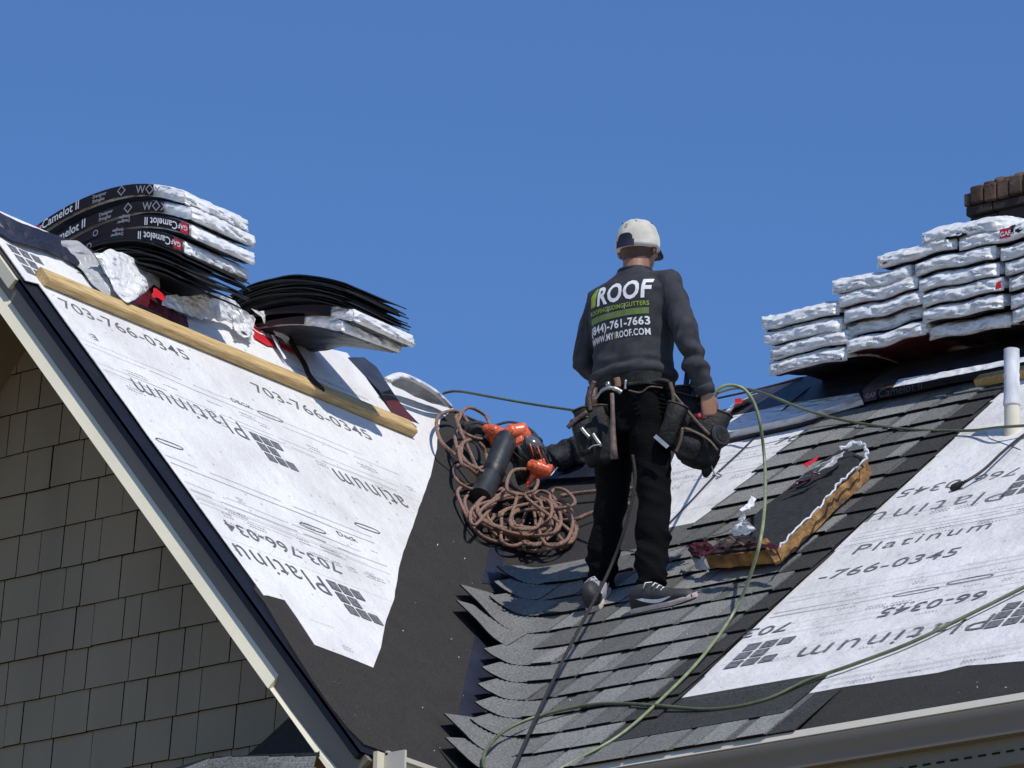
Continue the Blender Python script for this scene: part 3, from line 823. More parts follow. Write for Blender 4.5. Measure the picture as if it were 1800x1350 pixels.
# second pile further down the ridge
Y2 = 1.10
def arch2(a, t): return .13*(1-(2*a/.9-1)**2) - .05*max(0, (.4-a)/.4)**2
loose('loose_shingles', 'sagging pile of loose black shingles on top of two white wrapped bundles', (612, 533), Y2, 17,
      lambda a, t: .085*(1-(2*a/.9-1)**2) - .03*max(0, (.4-a)/.4)**2 - .09*max(0, (a-.5)/.4)**2, seed=9, gap=.0070)
left_bundle((620, 560), None, True, 'white wrapped bundle directly under the sagging loose shingles', 7, .05, .02, .12, .8, y=Y2, rise=.04, txt=False, group='wrapped bundles in the small middle pile')
left_bundle((598, 574), None, False, 'lowest wrapped bundle of the middle pile with its grey underside showing', 8, .04, .03, .2, .8, y=Y2+.0, rise=.07, txt=False, group='wrapped bundles in the small middle pile', tilt=.05)

# right-hand stack: bundles across the main ridge, short ends towards the camera
rb = [  # left px, bottom px of the near end, note
 ((1350, 662), 'lowest white bundle at the left foot of the right stack, sagging at its end'),
 ((1352, 636), 'bundle with a torn grey printed patch near the left foot of the right stack'),
 ((1341, 610), 'third bundle from the bottom in the leftmost column of the right stack'),
 ((1337, 584), 'top bundle of the leftmost low column in the right stack'),
 ((1486, 624), 'bottom bundle of the second column, printed emblem on its sunlit end'),
 ((1487, 597), 'fully shaded thin bundle second from the bottom in the second column'),
 ((1482, 571), 'third bundle from the bottom in the second column of the right stack'),
 ((1472, 545), 'crinkled bundle second from the top in the second column'),
 ((1461, 522), 'top bundle of the second column, its left end standing free against the sky'),
 ((1632, 606), 'shaded rounded bundle at the bottom of the third column'),
 ((1620, 577), 'lower bundle of the third column with a bright gathered left corner'),
 ((1620, 549), 'bundle in the third column with a small red mark at its right corner'),
 ((1613, 522), 'long smooth bundle in the middle of the third column'),
 ((1607, 493), 'bundle of the third column with its left end tucked beside the free top bundle'),
 ((1540, 478), 'bundle jutting out left below the two highest bundles of the right stack'),
 ((1684, 448), 'short wrinkled bundle beneath the highest bundle'),
 ((1619, 440), 'highest bundle of the right stack with a dark hole in its wrapper'),
 ((1778, 572), 'bottom bundle of the column cut by the right edge of the photo'),
 ((1775, 546), 'second bundle from the bottom at the right edge of the photo'),
 ((1772, 515), 'middle bundle at the right edge of the photo'),
 ((1765, 488), 'second bundle from the top in the column at the right edge'),
 ((1757, 462), 'top bundle in the column at the right edge of the photo'),
]
YF = YRIDGE-.50
fr = []
for i, (px, lab) in enumerate(rb):
    org = PY(YF + (.0 if i not in (5, 9) else .05), *px); rn = random.Random(i)
    k = rn.uniform(.07, .10)
    arch = lambda a, k=k: k*(1-(2*a/.876-1)**2)
    mats = [M['wrap']]*5
    mats = [M['wrapr'] if rn.random() < .25 else M['wrapd'], M['wrap'], M['wrap'], M['wrap'], M['wrap']]
    o, P = bundle('shingle_bundle', lab, 'white wrapped shingle bundles stacked across the right ridge', org, (0, 1, 0), (1, 0, 0), arch, seed=20+i, mats=mats, W=.435, T=.081, wr=.006, gather=1.0, tilt=rn.uniform(-.03, .03), sag=.022)
    fr.append((o, P))
def end_patch(k, pts, m, nm='printed_label'):
    o, P = fr[k]; link(nm, [P(-.026, b, c) for b, c in pts], [tuple(range(len(pts)))], M[m], o)
end_patch(16, [(.14, .028), (.17, .018), (.22, .016), (.26, .024), (.25, .036), (.21, .042), (.16, .04)], 'edge', 'tear')
end_patch(11, [(.40, .02), (.43, .02), (.43, .055), (.405, .05)], 'red'); end_patch(12, [(.33, .03), (.345, .03), (.34, .045)], 'red')
end_patch(14, [(.05, .025), (.075, .028), (.07, .036), (.055, .036)], 'red')
o, P = fr[1]
for r_ in range(4): link('printed_bar', [P(-.026, .03, .012+r_*.014), P(-.026, .10, .012+r_*.014), P(-.026, .09, .020+r_*.014), P(-.026, .025, .020+r_*.014)], [(0, 1, 2, 3)], M['grey'], o)
for k_, txt in ((4, '\u25C7W\u25C7'),):
    o, P = fr[k_]; text_on('printed_emblem', '(W)', .05, lambda x, y: P(-.026, .13+x, .02+y), M['grey'], o, -.0005)
# spare bundle top right with dark printed side
org = PY(YF, 1757, 424)
o, P = bundle('shingle_bundle', 'dark printed bundle beside the chimney foot with a red square label', 'white wrapped shingle bundles stacked across the right ridge', org, (0, 1, 0), (1, 0, 0), lambda a: .08*(1-(2*a/.876-1)**2), seed=77, mats=[M['wrapd']]*5, T=.06)
link('printed_label', [P(-.03, b, c) for b, c in ((.02, .008), (.075, .008), (.075, .052), (.02, .052))], [(0, 1, 2, 3)], M['red'], o)
text_on('printed_word', 'GAF', .03, lambda x, y: P(-.032, .022+x, .018+y), M['white'], o, .0006)
text_on('printed_word', 'Camelot II', .06, lambda x, y: P(-.032, .09+x, .012+y), M['white'], o, .0006)

# ------------------------------------------------------------------ chimney
ch = empty('chimney', PY(YRIDGE+.9, 1760, 380), 'dark brown brick chimney top behind the right stack of bundles', 'chimney')
a = PY(YRIDGE+.9, 1712, 400); rn = random.Random(4)
x0, z0 = a.x, a.z-.9
mb = MB(); mb.box((x0+.01, a.y+.01, z0), V((.8, 0, 0)), V((0, .5, 0)), V((0, 0, .95))); mb.build('core', M['mortar'], ch)
z = z0; r_ = 0
def course(z, hgt, out, wd, m, yo=0, rough=.004, chop=0):
    x = x0-out-rn.uniform(0, wd*.5)
    while x < x0+.8+out:
        xa, xb = max(x, x0-out), min(x+wd-.006, x0+.8+out)
        if xb-xa > .015:
            cx_ = (xa+xb)/2; dz_ = -chop*max(0, 1-(cx_-x0+out)/.10)**1.5 + rn.uniform(-rough, rough)
            mb = MB(); mb.bbox((cx_, a.y-out+.05+rn.uniform(-rough, rough), z+(hgt+dz_)/2), (xb-xa, .1, hgt-.006+dz_), bev=.14); mb.build('brick', m, ch)
        x += wd
    y = a.y-out+.105
    while y < a.y+.5:
        mb = MB(); mb.bbox((x0-out+.05, y+wd/2, z+(hgt-chop)/2), (.1, wd-.006, hgt-.006-chop), bev=.14); mb.build('brick', m, ch); y += wd
while z < a.z-.03:
    course(z, .064, 0, .203, M['brown']); z += .064
course(z, .055, .012, .203, M['brown2']); z += .055
course(z, .05, .028, .203, M['brown2']); z += .05
course(z, .10, .036, .072, M['brown'], rough=.006, chop=.035); z += .10
mb = MB(); ztop = z
for i in range(15):
    mb.ell((x0+.09+i*.055, a.y+.06, ztop+.0), (.055, .09, .022+.014*abs(math.sin(i*1.7))), 8)
mb.build('mortar_crown', M['brown'], ch, smooth=True)
mb = MB(); mb.ell((x0+.32, a.y+.04, ztop+.05), (.013, .013, .018), 8); mb.build('white_fitting', M['white'], ch, smooth=True)

# ------------------------------------------------------------------ vent pipe
bp = PM(1779, 764)
vp = empty('vent_pipe', bp, 'cream plastic vent pipe with a pale cover pulled over its upper part', 'vent pipe')
mb = MB(); mb.cyl(bp-UZ*.1, bp+UZ*.17, .033, n=24); mb.build('pipe', M['pvc'], vp, auto=40)
mb = MB(); rings = []
for i in range(16):
    z_ = .13+.25*i/15; r_ = .0335+.003*noise.noise(V((i*.8, 1, 2)))+(.004 if i < 2 else 0)
    rings.append([bp+V((math.cos(t)*r_+.002*noise.noise(V((t, i*.4, 3))), math.sin(t)*r_, z_)) for t in (2*math.pi*k/24 for k in range(24))])
mb.loft(rings); mb.build('cover', M['pvcw'], vp, auto=50)
mb = MB(); mb.add([PM(1728, 753, .009), PM(1768, 748, .009), PM(1800, 756, .009), PM(1795, 790, .009), PM(1740, 770, .009)], [(0, 1, 2, 3, 4)]); mb.build('flashing', M['sheet'], vp)

# ------------------------------------------------------------------ lumber
def board(px0, px1, P, lab, h=.04, wdt=.07, dirup=None):
    a, b = P(*px0), P(*px1); n = nL if P is PL else nM; t = (b-a).normalized(); u_ = n.cross(t); u_ = u_ if u_.z > 0 else -u_
    o = empty('lumber_board', a, lab, 'lumber board')
    mb = MB(); k = 24; L = (b-a).length; rings = []
    for i in range(k+1):
        p = a+t*L*i/k; j = .0015*noise.noise(V((i*.7, 1, 1)))
        e = .006
        sec = [(e, 0), (wdt-e, 0), (wdt, e), (wdt, h-e), (wdt-e, h), (e, h), (0, h-e), (0, e)]
        rings.append([p+u_*(x+j)+n*(y+.006+j) for x, y in sec])
    mb.loft(rings); mb.build('board', M['wood'], o, auto=30)
    return o
board((75, 505), (724, 772), PL, 'long yellow two-by-four nailed flat along the left slope below the stacks', .042, .085)
board((1718, 687), (1830, 664), PM, 'short yellow lumber board near the ridge behind the vent pipe', .045, .07)

# ------------------------------------------------------------------ torn wrappers and films
def film(name, label, cat, quad, ms, nu=26, nv=14, amp=.02, freq=7, seed=0, jag=.02, th=.002, group=None, parent=None, bands=None):
    """quad: four world points (p00, p10, p11, p01) bilinearly filled and crumpled"""
    a, b, c, d_ = [V(p) for p in quad]; v = []; off = V((seed*5.1, seed*2.3, seed))
    nr = ((b-a).cross(d_-a)).normalized()
    if nr.dot(-cd) < 0: nr = -nr
    for j in range(nv+1):
        for i in range(nu+1):
            s_, t = i/nu, j/nv
            p = (a.lerp(b, s_)).lerp(d_.lerp(c, s_), t)
            ed = min(s_, 1-s_, t, 1-t)
            if ed < .001 and jag: p += (b-a).normalized()*jag*noise.noise(p*23+off)*(1 if s_ in (0, 1) else .3) + (d_-a).normalized()*jag*noise.noise(p*27+off*2)*(1 if t in (0, 1) else .3)
            q = p*freq+off
            h = amp*(1.6*abs(noise.noise(q))+.8*abs(noise.noise(q*2.3))+.4*abs(noise.noise(q*5)))
            v.append(p+nr*h)
    f = [(j*(nu+1)+i, j*(nu+1)+i+1, (j+1)*(nu+1)+i+1, (j+1)*(nu+1)+i) for j in range(nv) for i in range(nu)]
    mi = None
    if bands: mi = [bands(i/nu, j/nv) for j in range(nv) for i in range(nu)]
    o = link(name, v, f, ms, parent, mi)
    md = o.modifiers.new('thick', 'SOLIDIFY'); md.thickness = th
    if not parent: tag(o, label, cat, group)
    return o
L_ = lambda x, y, h=0: PL(x, y, h)
# rolled black ridge covering at the upper left
def strip_px(name, lab, cat, top, bot, P, ht, hb, ms, amp=.01, seed=0, n=30, nv=6, jag=.01, th=.003, group=None, freq=7):
    T_ = [P(*p, h) for p, h in zip(top, ht)]; B_ = [P(*p, h) for p, h in zip(bot, hb)]
    T_ = spline(T_, max(2, n//max(1, len(T_)-1))); B_ = spline(B_, max(2, n//max(1, len(B_)-1)))
    m = min(len(T_), len(B_)); v = []; off = V((seed*3.3, seed, 2))
    for i in range(m):
        a = T_[int(i*(len(T_)-1)/(m-1))]; b = B_[int(i*(len(B_)-1)/(m-1))]
        for j in range(nv+1):
            p = a.lerp(b, j/nv); q = p*freq+off
            h = amp*(abs(noise.noise(q))*1.5+.7*abs(noise.noise(q*2.6))+.35*abs(noise.noise(q*6)))
            if j in (0, nv) and jag: p = p + (b-a).normalized()*jag*noise.noise(p*19+off)
            v.append(p - cd*h)
    K = nv+1; f = [(i*K+j, i*K+j+1, (i+1)*K+j+1, (i+1)*K+j) for i in range(m-1) for j in range(nv)]
    o = link(name, v, f, ms); md = o.modifiers.new('thick', 'SOLIDIFY'); md.thickness = th
    return tag(o, lab, cat, group)
strip_px('ridge_membrane', 'rumpled black membrane folded over the ridge at the far upper left', 'roofing membrane',
         [(-20, 362), (40, 392), (105, 415), (150, 432), (185, 455)], [(-20, 398), (30, 425), (62, 432), (110, 452), (200, 500)], PL, [.03, .05, .05, .05, .05], [.012, .02, .035, .02, .02], M['felt2'], .03, 1, th=.004)
strip_px('membrane_flap', 'curled grey flap of membrane hanging beside the left pile of shingles', 'roofing membrane',
         [(108, 422), (140, 424), (170, 455), (195, 500), (215, 530)], [(108, 450), (140, 470), (165, 500), (195, 528), (212, 540)], PL, [.05, .07, .06, .05, .03], [.02]*5, M['wrapg'], .012, 2)
strip_px('torn_wrapper', 'large sheet of torn white wrapper spilling from the left pile onto the board', 'plastic wrapper',
         [(166, 446), (205, 440), (250, 462), (275, 478), (285, 520)], [(180, 470), (200, 505), (212, 524), (232, 530), (262, 508)], PL, [.10, .12, .10, .10, .05], [.06, .06, .05, .06, .05], M['wrap'], .03, 3, nv=14, n=36, jag=.02, freq=9)
strip_px('torn_wrapper', 'maroon and white torn wrapper end just above the board, showing a red label', 'plastic wrapper',
         [(272, 500), (290, 515), (296, 530), (310, 545), (330, 565)], [(236, 530), (258, 540), (278, 552), (300, 560), (328, 575)], PL, [.08, .08, .07, .05, .03], [.05, .05, .04, .03, .02], M['wrapr'], .02, 4, nv=8)
tag(film('torn_wrapper', '', '', [L_(272, 508, .11), L_(290, 518, .11), L_(286, 530, .10), L_(270, 524, .10)], M['red'], 8, 6, .005, seed=2), 'small crumpled red label piece at the torn maroon wrapper', 'plastic wrapper')
strip_px('torn_wrapper', 'long crumpled strip of white wrapper lying between the two piles on the left slope', 'plastic wrapper',
         [(290, 518), (325, 520), (358, 515), (400, 520), (430, 545), (450, 560)], [(285, 535), (320, 548), (360, 560), (405, 570), (432, 588), (440, 602)], PL, [.09, .10, .13, .13, .11, .08], [.07, .06, .05, .05, .05, .04], M['wrap'], .035, 5, nv=12, n=40, jag=.02, freq=10)
# flat opened wrapper with red label and printing, along the board
def patchL(px, h): return [L_(x, y, h) for x, y in px]
ow = empty('opened_wrapper', L_(480, 620), 'flat opened grey-white shingle wrapper with red label lying above the board', 'plastic wrapper')
def flat(name, px, h, m, parent, P=PL, jit=0, th=.0015):
    pp = [P(x, y, h) for x, y in px]; to, fn = (to_l, l3) if P is PL else (to_m, m3)
    return slab(name, [to(P(x, y, h)) for x, y in px], fn, h-th, h, m, parent, jit)
# points at height h differ slightly from their plane coordinates; recompute with the normal removed
def to_lh(p, h): return to_l(p-nL*h)
def to_mh(p, h): return to_m(p-nM*h)
def flat(name, px, h, m, parent, P=PL, jit=0, th=.0015):
    fn = l3 if P is PL else m3; to = to_lh if P is PL else to_mh
    return slab(name, [to(P(x, y, h), h) for x, y in px], fn, h-th, h, m, parent, jit)
flat('wrapper_sheet', [(325, 560), (430, 560), (520, 600), (610, 620), (640, 660), (690, 728), (560, 680), (420, 620), (330, 580)], .020, M['sheet'], ow, jit=.006)
flat('brown_end', [(300, 545), (328, 556), (332, 575), (322, 572), (296, 556)], .024, M['leatherb'], ow)
flat('navy_panel', [(612, 628), (640, 628), (662, 645), (690, 688), (714, 724), (736, 744), (690, 727), (668, 688)], .024, M['wrapn'], ow, jit=.004)
flat('maroon_panel', [(672, 695), (700, 704), (715, 722), (737, 745), (692, 729)], .0265, M['wrapr'], ow)
flat('red_label', [(437, 562), (470, 578), (500, 600), (520, 612), (530, 627), (500, 612), (470, 607), (448, 594)], .028, M['red'], ow)
text_on('printed_word', 'Camelot II', .085, (lambda x, y: L_(447, 582, .031)+lA*x+lU*y), M['white'], ow, .001, 0, 1.1)
for r_ in range(3):
    text_on('printed_word', 'Limited lifetime designer shingles install per instructions', .022, (lambda x, y, r_=r_: L_(500, 640+r_*11, .0225)+lA*x+lU*y), M['inkthin'], ow, 0, 0, 1.2)
film('torn_wrapper', 'crumpled white scrap of wrapper at the upper corner of the red label', 'plastic wrapper', [L_(412, 548, .07), L_(440, 566, .06), L_(440, 600, .04), L_(408, 590, .04)], M['wrap'], 14, 14, .02, 9, 6, .03)
film('torn_wrapper', 'twisted pale wrapper strip crossing the red label diagonally', 'plastic wrapper', [L_(440, 545, .08), L_(478, 560, .08), L_(512, 602, .045), L_(500, 606, .04)], M['wrap'], 20, 8, .02, 11, 7, .01)
film('torn_wrapper', 'thin white plastic shred beside the red label', 'plastic wrapper', [L_(476, 590, .05), L_(480, 590, .05), L_(502, 632, .035), L_(499, 632, .035)], M['white'], 4, 10, .004, 11, 8, 0)
mb = MB(); mb.tube(spline([L_(500, 578, .07), L_(520, 615, .06), L_(535, 640, .055), L_(545, 662, .06), L_(570, 688, .05)], 6), [(.012, .004)]*24+[(.004, .002)], 8)
tag(mb.build('loose_strap', M['wrapd'], smooth=True), 'black plastic strap trailing from the red label down across the board', 'strap')
ro = strip_px('wrapper_roll', 'curled white wrapper roll lying on the ridge right of the board', 'plastic wrapper',
         [(680, 662), (705, 658), (735, 670), (765, 688), (790, 712)], [(690, 678), (712, 688), (740, 702), (770, 712), (792, 718)], PL, [.10, .12, .12, .10, .05], [.04, .03, .02, .02, .03], M['wrapg'], .01, 9, nv=8, n=30)
mb = MB(); mb.tube(spline([L_(682, 668, .11), L_(705, 660, .13), L_(735, 671, .13), L_(766, 690, .11), L_(790, 713, .06)], 7), [(.012, .02)]*29, 10)
o = mb.build('rolled_edge', M['wrap'], smooth=True); o.parent = ro

# flat wrappers under the right stack
def PMq(px, h): return [PM(x, y, h) for x, y in px]
rw = empty('opened_wrapper', PM(1400, 710), 'flattened white and navy shingle wrapper along the ridge left of the dark bundle', 'plastic wrapper')
flat('white_panel', [(1268, 762), (1300, 755), (1400, 733), (1515, 700), (1508, 688), (1400, 705), (1325, 720), (1262, 735)], .05, M['wrap'], rw, PM, .006, .05)
flat('navy_panel', [(1262, 735), (1325, 722), (1400, 706), (1508, 690), (1560, 640), (1400, 664), (1330, 685), (1290, 712)], .053, M['wrapn'], rw, PM, .006, .03)
flat('dark_edge', [(1268, 776), (1400, 748), (1520, 712), (1515, 700), (1400, 733), (1268, 764)], .02, M['wrapd'], rw, PM, .003, .02)
cor = PM(1512, 712, .02)
o, P = bundle('shingle_bundle', 'single dark printed bundle lying flat along the ridge under the right stack', None, cor, (1, 0, 0), V((0, math.cos(PP), math.sin(PP)))*1, lambda a: .0, L=1.05, W=.30, T=.075, seed=55, mats=[M['wrapd'], M['wrapd'], M['wrapn'], M['wrapd'], M['wrapd']], wr=.003, gather=.4)
text_on('printed_word', 'Camelot II', .055, lambda x, y: P(.10+x, -.006, .018+y), M['dim'], o, 0)
text_on('printed_word', 'GAF', .03, lambda x, y: P(.03+x, -.007, .027+y), M['grey'], o, 0)
link('printed_label', [P(a_, -.0055, c_) for a_, c_ in ((.02, .012), (.09, .012), (.09, .062), (.02, .062))], [(0, 1, 2, 3)], M['wrapr'], o)
film('torn_wrapper', 'pale film strip folded over the top of the flat dark bundle', 'plastic wrapper', [PM(1568, 682, .10), PM(1800, 636, .11), PM(1800, 628, .12), PM(1580, 668, .11)], M['wrap'], 30, 4, .003, 6, 12, .004)
film('torn_wrapper', 'brown frayed wrapper end at the left tip of the flat dark bundle', 'plastic wrapper', [PM(1520, 688, .10), PM(1570, 682, .10), PM(1578, 668, .11), PM(1530, 678, .11)], M['leatherb'], 12, 4, .006, 9, 13, .01)
film('torn_wrapper', 'crumpled white and red wrapper scrap beside the worker hand on the ridge', 'plastic wrapper', [PM(1268, 735, .05), PM(1300, 705, .06), PM(1330, 690, .09), PM(1275, 712, .12)], M['wrap'], 14, 10, .02, 11, 14, .03)
film('torn_wrapper', 'small red wrapper scrap near the hose on the ridge', 'plastic wrapper', [PM(1291, 714, .10), PM(1305, 708, .10), PM(1302, 700, .12), PM(1292, 703, .12)], M['red'], 6, 5, .008, 11, 15, .01)

# ------------------------------------------------------------------ foam-cored cricket pad lying on the shingles
pad = empty('foam_pad', PM(1370, 900), 'thick yellow foam pad with torn white wrapping and black top lying on the shingles', 'foam pad')
def slab_px(name, top, ht, thick, m, parent, sub=10, amp=.004, seed=0):
    a, b, c, d_ = [PM(x, y, h) for (x, y), h in zip(top, ht)]
    v = []; n = sub; off = V((seed, seed*2, 0))
    for k in (0, 1):
        for j in range(n+1):
            for i in range(n+1):
                p = a.lerp(b, i/n).lerp(d_.lerp(c, i/n), j/n)
                ed = min(i, n-i, j, n-j)
                if ed == 0: p += V((noise.noise(p*21+off), noise.noise(p*23+off), 0))*.012
                p += nM*(amp*noise.noise(p*12+off) - k*thick); v.append(p)
    N = (n+1)**2; f = []
    for j in range(n):
        for i in range(n):
            q = j*(n+1)+i; f += [(q, q+1, q+n+2, q+n+1), (N+q, N+q+n+1, N+q+n+2, N+q+1)]
    for i in range(n):
        for q, r_ in ((i, i+1), ((i+1)*(n+1), i*(n+1)), (i*(n+1)+n, (i+1)*(n+1)+n), (n*(n+1)+i+1, n*(n+1)+i)): f.append((q, N+q, N+r_, r_))
    return link(name, v, f, m, parent)
TOPQ = [(1236, 974), (1368, 960), (1522, 806), (1480, 786)]
slab_px('foam_core', [(1238, 978), (1366, 966), (1526, 812), (1482, 792)], [.12, .115, .085, .085], .058, M['foam'], pad, 14, .006, 1)
slab_px('top_cover', TOPQ, [.128, .124, .094, .094], .007, M['foamtop'], pad, 14, .008, 2)
def edge_px(pts, hs, w_, m, seed, nm='torn_edge'):
    P_ = spline([PM(x, y, h) for (x, y), h in zip(pts, hs)], 9); mb = MB()
    mb.tube([p+V((noise.noise(p*31+V((seed, 0, 0))), noise.noise(p*33), noise.noise(p*37)))*.012 for p in P_], [(w_*(.6+.9*abs(noise.noise(p*40))), .004) for p in P_], 7)
    return mb.build(nm, m, pad)
edge_px([(1368, 962), (1400, 930), (1440, 890), (1480, 845), (1524, 806)], [.16, .16, .15, .145, .135], .010, M['wrap'], 1)
edge_px([(1524, 806), (1519, 784), (1500, 780), (1478, 788)], [.135, .14, .14, .14], .012, M['wrap'], 2)
edge_px([(1236, 974), (1280, 962), (1330, 958), (1368, 962)], [.165, .17, .17, .16], .013, M['wrapr'], 3)
def pfilm(nm, q, hs, m, seed, amp=.015, jag=.02):
    film(nm, '', '', [PM(x, y, h) for (x, y), h in zip(q, hs)], m, 14, 12, amp, 13, seed, jag, parent=pad)
pfilm('torn_white_film', [(1385, 850), (1428, 820), (1482, 790), (1470, 812)], [.15, .18, .15, .145], M['wrapg'], 1)
pfilm('red_print', [(1412, 818), (1442, 802), (1436, 810), (1418, 822)], [.19, .19, .185, .185], M['red'], 2, .004, 0)
pfilm('torn_maroon_film', [(1375, 858), (1420, 835), (1440, 822), (1400, 845)], [.16, .175, .17, .16], M['wrapr'], 3, .02)
pfilm('torn_white_film', [(1288, 940), (1312, 905), (1332, 930), (1310, 948)], [.17, .24, .19, .17], M['wrap'], 4, .03)
pfilm('torn_white_film', [(1305, 900), (1322, 876), (1330, 880), (1318, 900)], [.16, .17, .16, .15], M['wrap'], 5, .015)
pfilm('torn_maroon_film', [(1215, 962), (1250, 955), (1262, 975), (1222, 985)], [.10, .13, .12, .08], M['wrapr'], 6, .03)
pfilm('torn_white_film', [(1218, 975), (1240, 978), (1248, 1004), (1228, 1000)], [.09, .11, .07, .05], M['wrapg'], 7, .012)
pfilm('torn_maroon_film', [(1262, 958), (1320, 948), (1340, 955), (1275, 968)], [.17, .18, .175, .17], M['leatherb'], 8, .025)
slab_px('foam_flap', [(1335, 948), (1348, 946), (1372, 985), (1360, 988)], [.175, .175, .12, .12], .012, M['foam'], pad, 5, .003, 6)

# ------------------------------------------------------------------ lower porch roof at the bottom left
pr_ = empty('porch_roof', PY(YW-.3, 450, 1345), 'small lower shingled roof against the gable wall at the bottom of the photo', 'roof')
mb = MB()
pA, pB, pC, pD = PY(YW, 250, 1370), PY(YW, 545, 1250), PY(YW-.62, 562, 1322), PY(YW-.62, 300, 1352)
pA2 = PY(YW, 372, 1322)
N_ = (pD-pC).cross(pB-pC).normalized()
mb.add([pA2-UZ*.15, PY(YW, 430, 1284), PY(YW, 505, 1262), pB, pC, PY(YW-.62, 470, 1326), PY(YW-.62, 370, 1330), pD, PY(YW, 270, 1400)], [(0, 1, 2, 3, 4, 5, 6, 7, 8)])
mb.add([pC, PY(YW-.62, 470, 1326), PY(YW-.62, 370, 1330), pD, pD-UZ*.02, PY(YW-.62, 370, 1330)-UZ*.02, PY(YW-.62, 470, 1326)-UZ*.02, pC-UZ*.02], [(0, 1, 6, 7), (1, 2, 5, 6), (2, 3, 4, 5)])
mb.build('roof_surface', M['g4'], pr_)  # black top paints this roof's shade; grey front courses form its lit edge
rn = random.Random(2)
for r_ in range(3):
    x = 300+r_*6
    while x < 545:
        w_ = rn.uniform(35, 70); x2 = min(x+w_, 556)
        y_a = 1331+r_*10+ (max(0, 380-x)*.35); y_b = 1331+r_*10+(max(0, 380-x2)*.35)
        yy_ = YW-.64-.02*r_
        a, b = PY(yy_, x, y_a), PY(yy_, x2, y_b-2); mb = MB()
        mb.box(a, b-a, V((0, -.012, -.045)), V((0, -.008, -.004)))
        mb.build('porch_shingle', rn.choice([M['g1'], M['g2']]), pr_); x = x2+1

# ------------------------------------------------------------------ ropes, hoses, cord
def tubeobj(name, lab, cat, pts, r, m, n=10, group=None, k=10):
    mb = MB(); mb.tube(spline(pts, k), r, n); o = mb.build(name, m, smooth=True); return tag(o, lab, cat, group)
m0 = V((-.306, 1.38, 1.131))
def Q(px, py, off=0):        # on an upright plane through the worker, facing the camera
    return hit(Fh, Fh.dot(m0)+off, px, py)
def G(x, y, z): return m0+V((x, y, z))
tubeobj('air_hose', 'green air hose strung across the sky from the left ridge to the worker', 'air hose',
        [Q(770, 697, 2.25), Q(784, 690, 2.25), Q(808, 688, 2.2), Q(860, 697, 2.0), Q(940, 711, 1.8), Q(1022, 723, 1.4), Q(1100, 735, .8), Q(1200, 735, .3), Q(1250, 715, .05)], .0062, M['hosed'])
HG = 'green air hoses round the worker'
tubeobj('air_hose', 'pale green hose arching from the worker hand down over the shingles', 'air hose',
        [Q(1245, 725, .0), Q(1255, 692, -.02), Q(1280, 677, -.02), Q(1312, 688, -.02), Q(1334, 735, .0), Q(1345, 830, .02), PM(1340, 930, .30), PM(1316, 1020, .14), PM(1282, 1090, .04), PM(1230, 1160, .035), PM(1170, 1222, .03), PM(1090, 1292, .03), PM(1000, 1343, .03), PM(930, 1385, .03)], .0070, M['hose'])
tubeobj('air_hose', 'thin green hose running right from the worker across the upper shingles to the vent pipe', 'air hose',
        [Q(1262, 690, .02), PM(1300, 682, .25), PM(1350, 694, .20), PM(1420, 722, .10), PM(1500, 742, .04), PM(1600, 755, .03), PM(1700, 757, .025), PM(1760, 751, .06), PM(1850, 745, .03)], .0065, M['hosed'])
tubeobj('air_hose', 'olive hose lying across the lower right sheet and looping back over the shingles', 'air hose',
        [PM(1850, 1005, .02), PM(1800, 1032, .02), PM(1700, 1082, .02), PM(1600, 1130, .02), PM(1500, 1168, .02), PM(1420, 1196, .02), PM(1340, 1232, .02), PM(1250, 1247, .02), PM(1150, 1240, .03), PM(1060, 1237, .035), PM(970, 1252, .055), PM(895, 1280, .085), PM(857, 1315, .10), PM(850, 1345, .09), PM(868, 1380, .07)], .0075, M['hosed'])
cord = empty('extension_cord', PM(1680, 855), 'black cord with a plug end lying on the right white sheet below the vent pipe', 'cord')
mb = MB(); mb.tube(spline([PM(1830, 745, .02), PM(1795, 768, .02), PM(1762, 795, .03), PM(1730, 825, .03), PM(1700, 845, .03), PM(1685, 853, .02)], 8), .0062, 8); mb.build('cable', M['blk'], cord, True)
mb = MB(); mb.tube([PM(1694, 848, .025), PM(1684, 853, .02), PM(1676, 858, .015), PM(1672, 862, .01)], [.008, .015, .017, .010], 10); mb.build('plug', M['roped'], cord, True)
mb = MB(); mb.tube([PM(1676, 856, .02), PM(1670, 860, .015)], .004, 6); mb.build('prong', M['steel'], cord)
tubeobj('safety_rope', 'dark taut safety rope running from the worker back down to the eave', 'rope',
        [Q(1112, 800, -.14), Q(1116, 850, -.15), Q(1098, 930, -.13), Q(1072, 1000, -.12), PM(1043, 1058, .16), PM(1010, 1120, .13), PM(960, 1222, .11), PM(905, 1345, .10), PM(880, 1400, .10)], .0068, M['roped'])
tubeobj('rope_shadow_cord', 'thin dark cord standing in for the safety rope shadow on the white sheet from the ridge to behind the worker legs', 'cord',
        [PM(1480, 640, .01), PM(1400, 700, .06), PM(1338, 758, .015), PM(1300, 795, .012), PM(1258, 834, .012), PM(1215, 880, .012), PM(1179, 917, .012), PM(1140, 960, .014), PM(1100, 992, .015)], .0035, M['blk'])  # dark cord added in place of the safety rope's cast shadow
tubeobj('ridge_rod', 'thin dark brown rod lying along the ridge between the worker and the right stack', 'rod',
        [PM(1262, 700, .02), PM(1330, 685, .05), PM(1410, 664, .06)], .005, M['leatherb'])

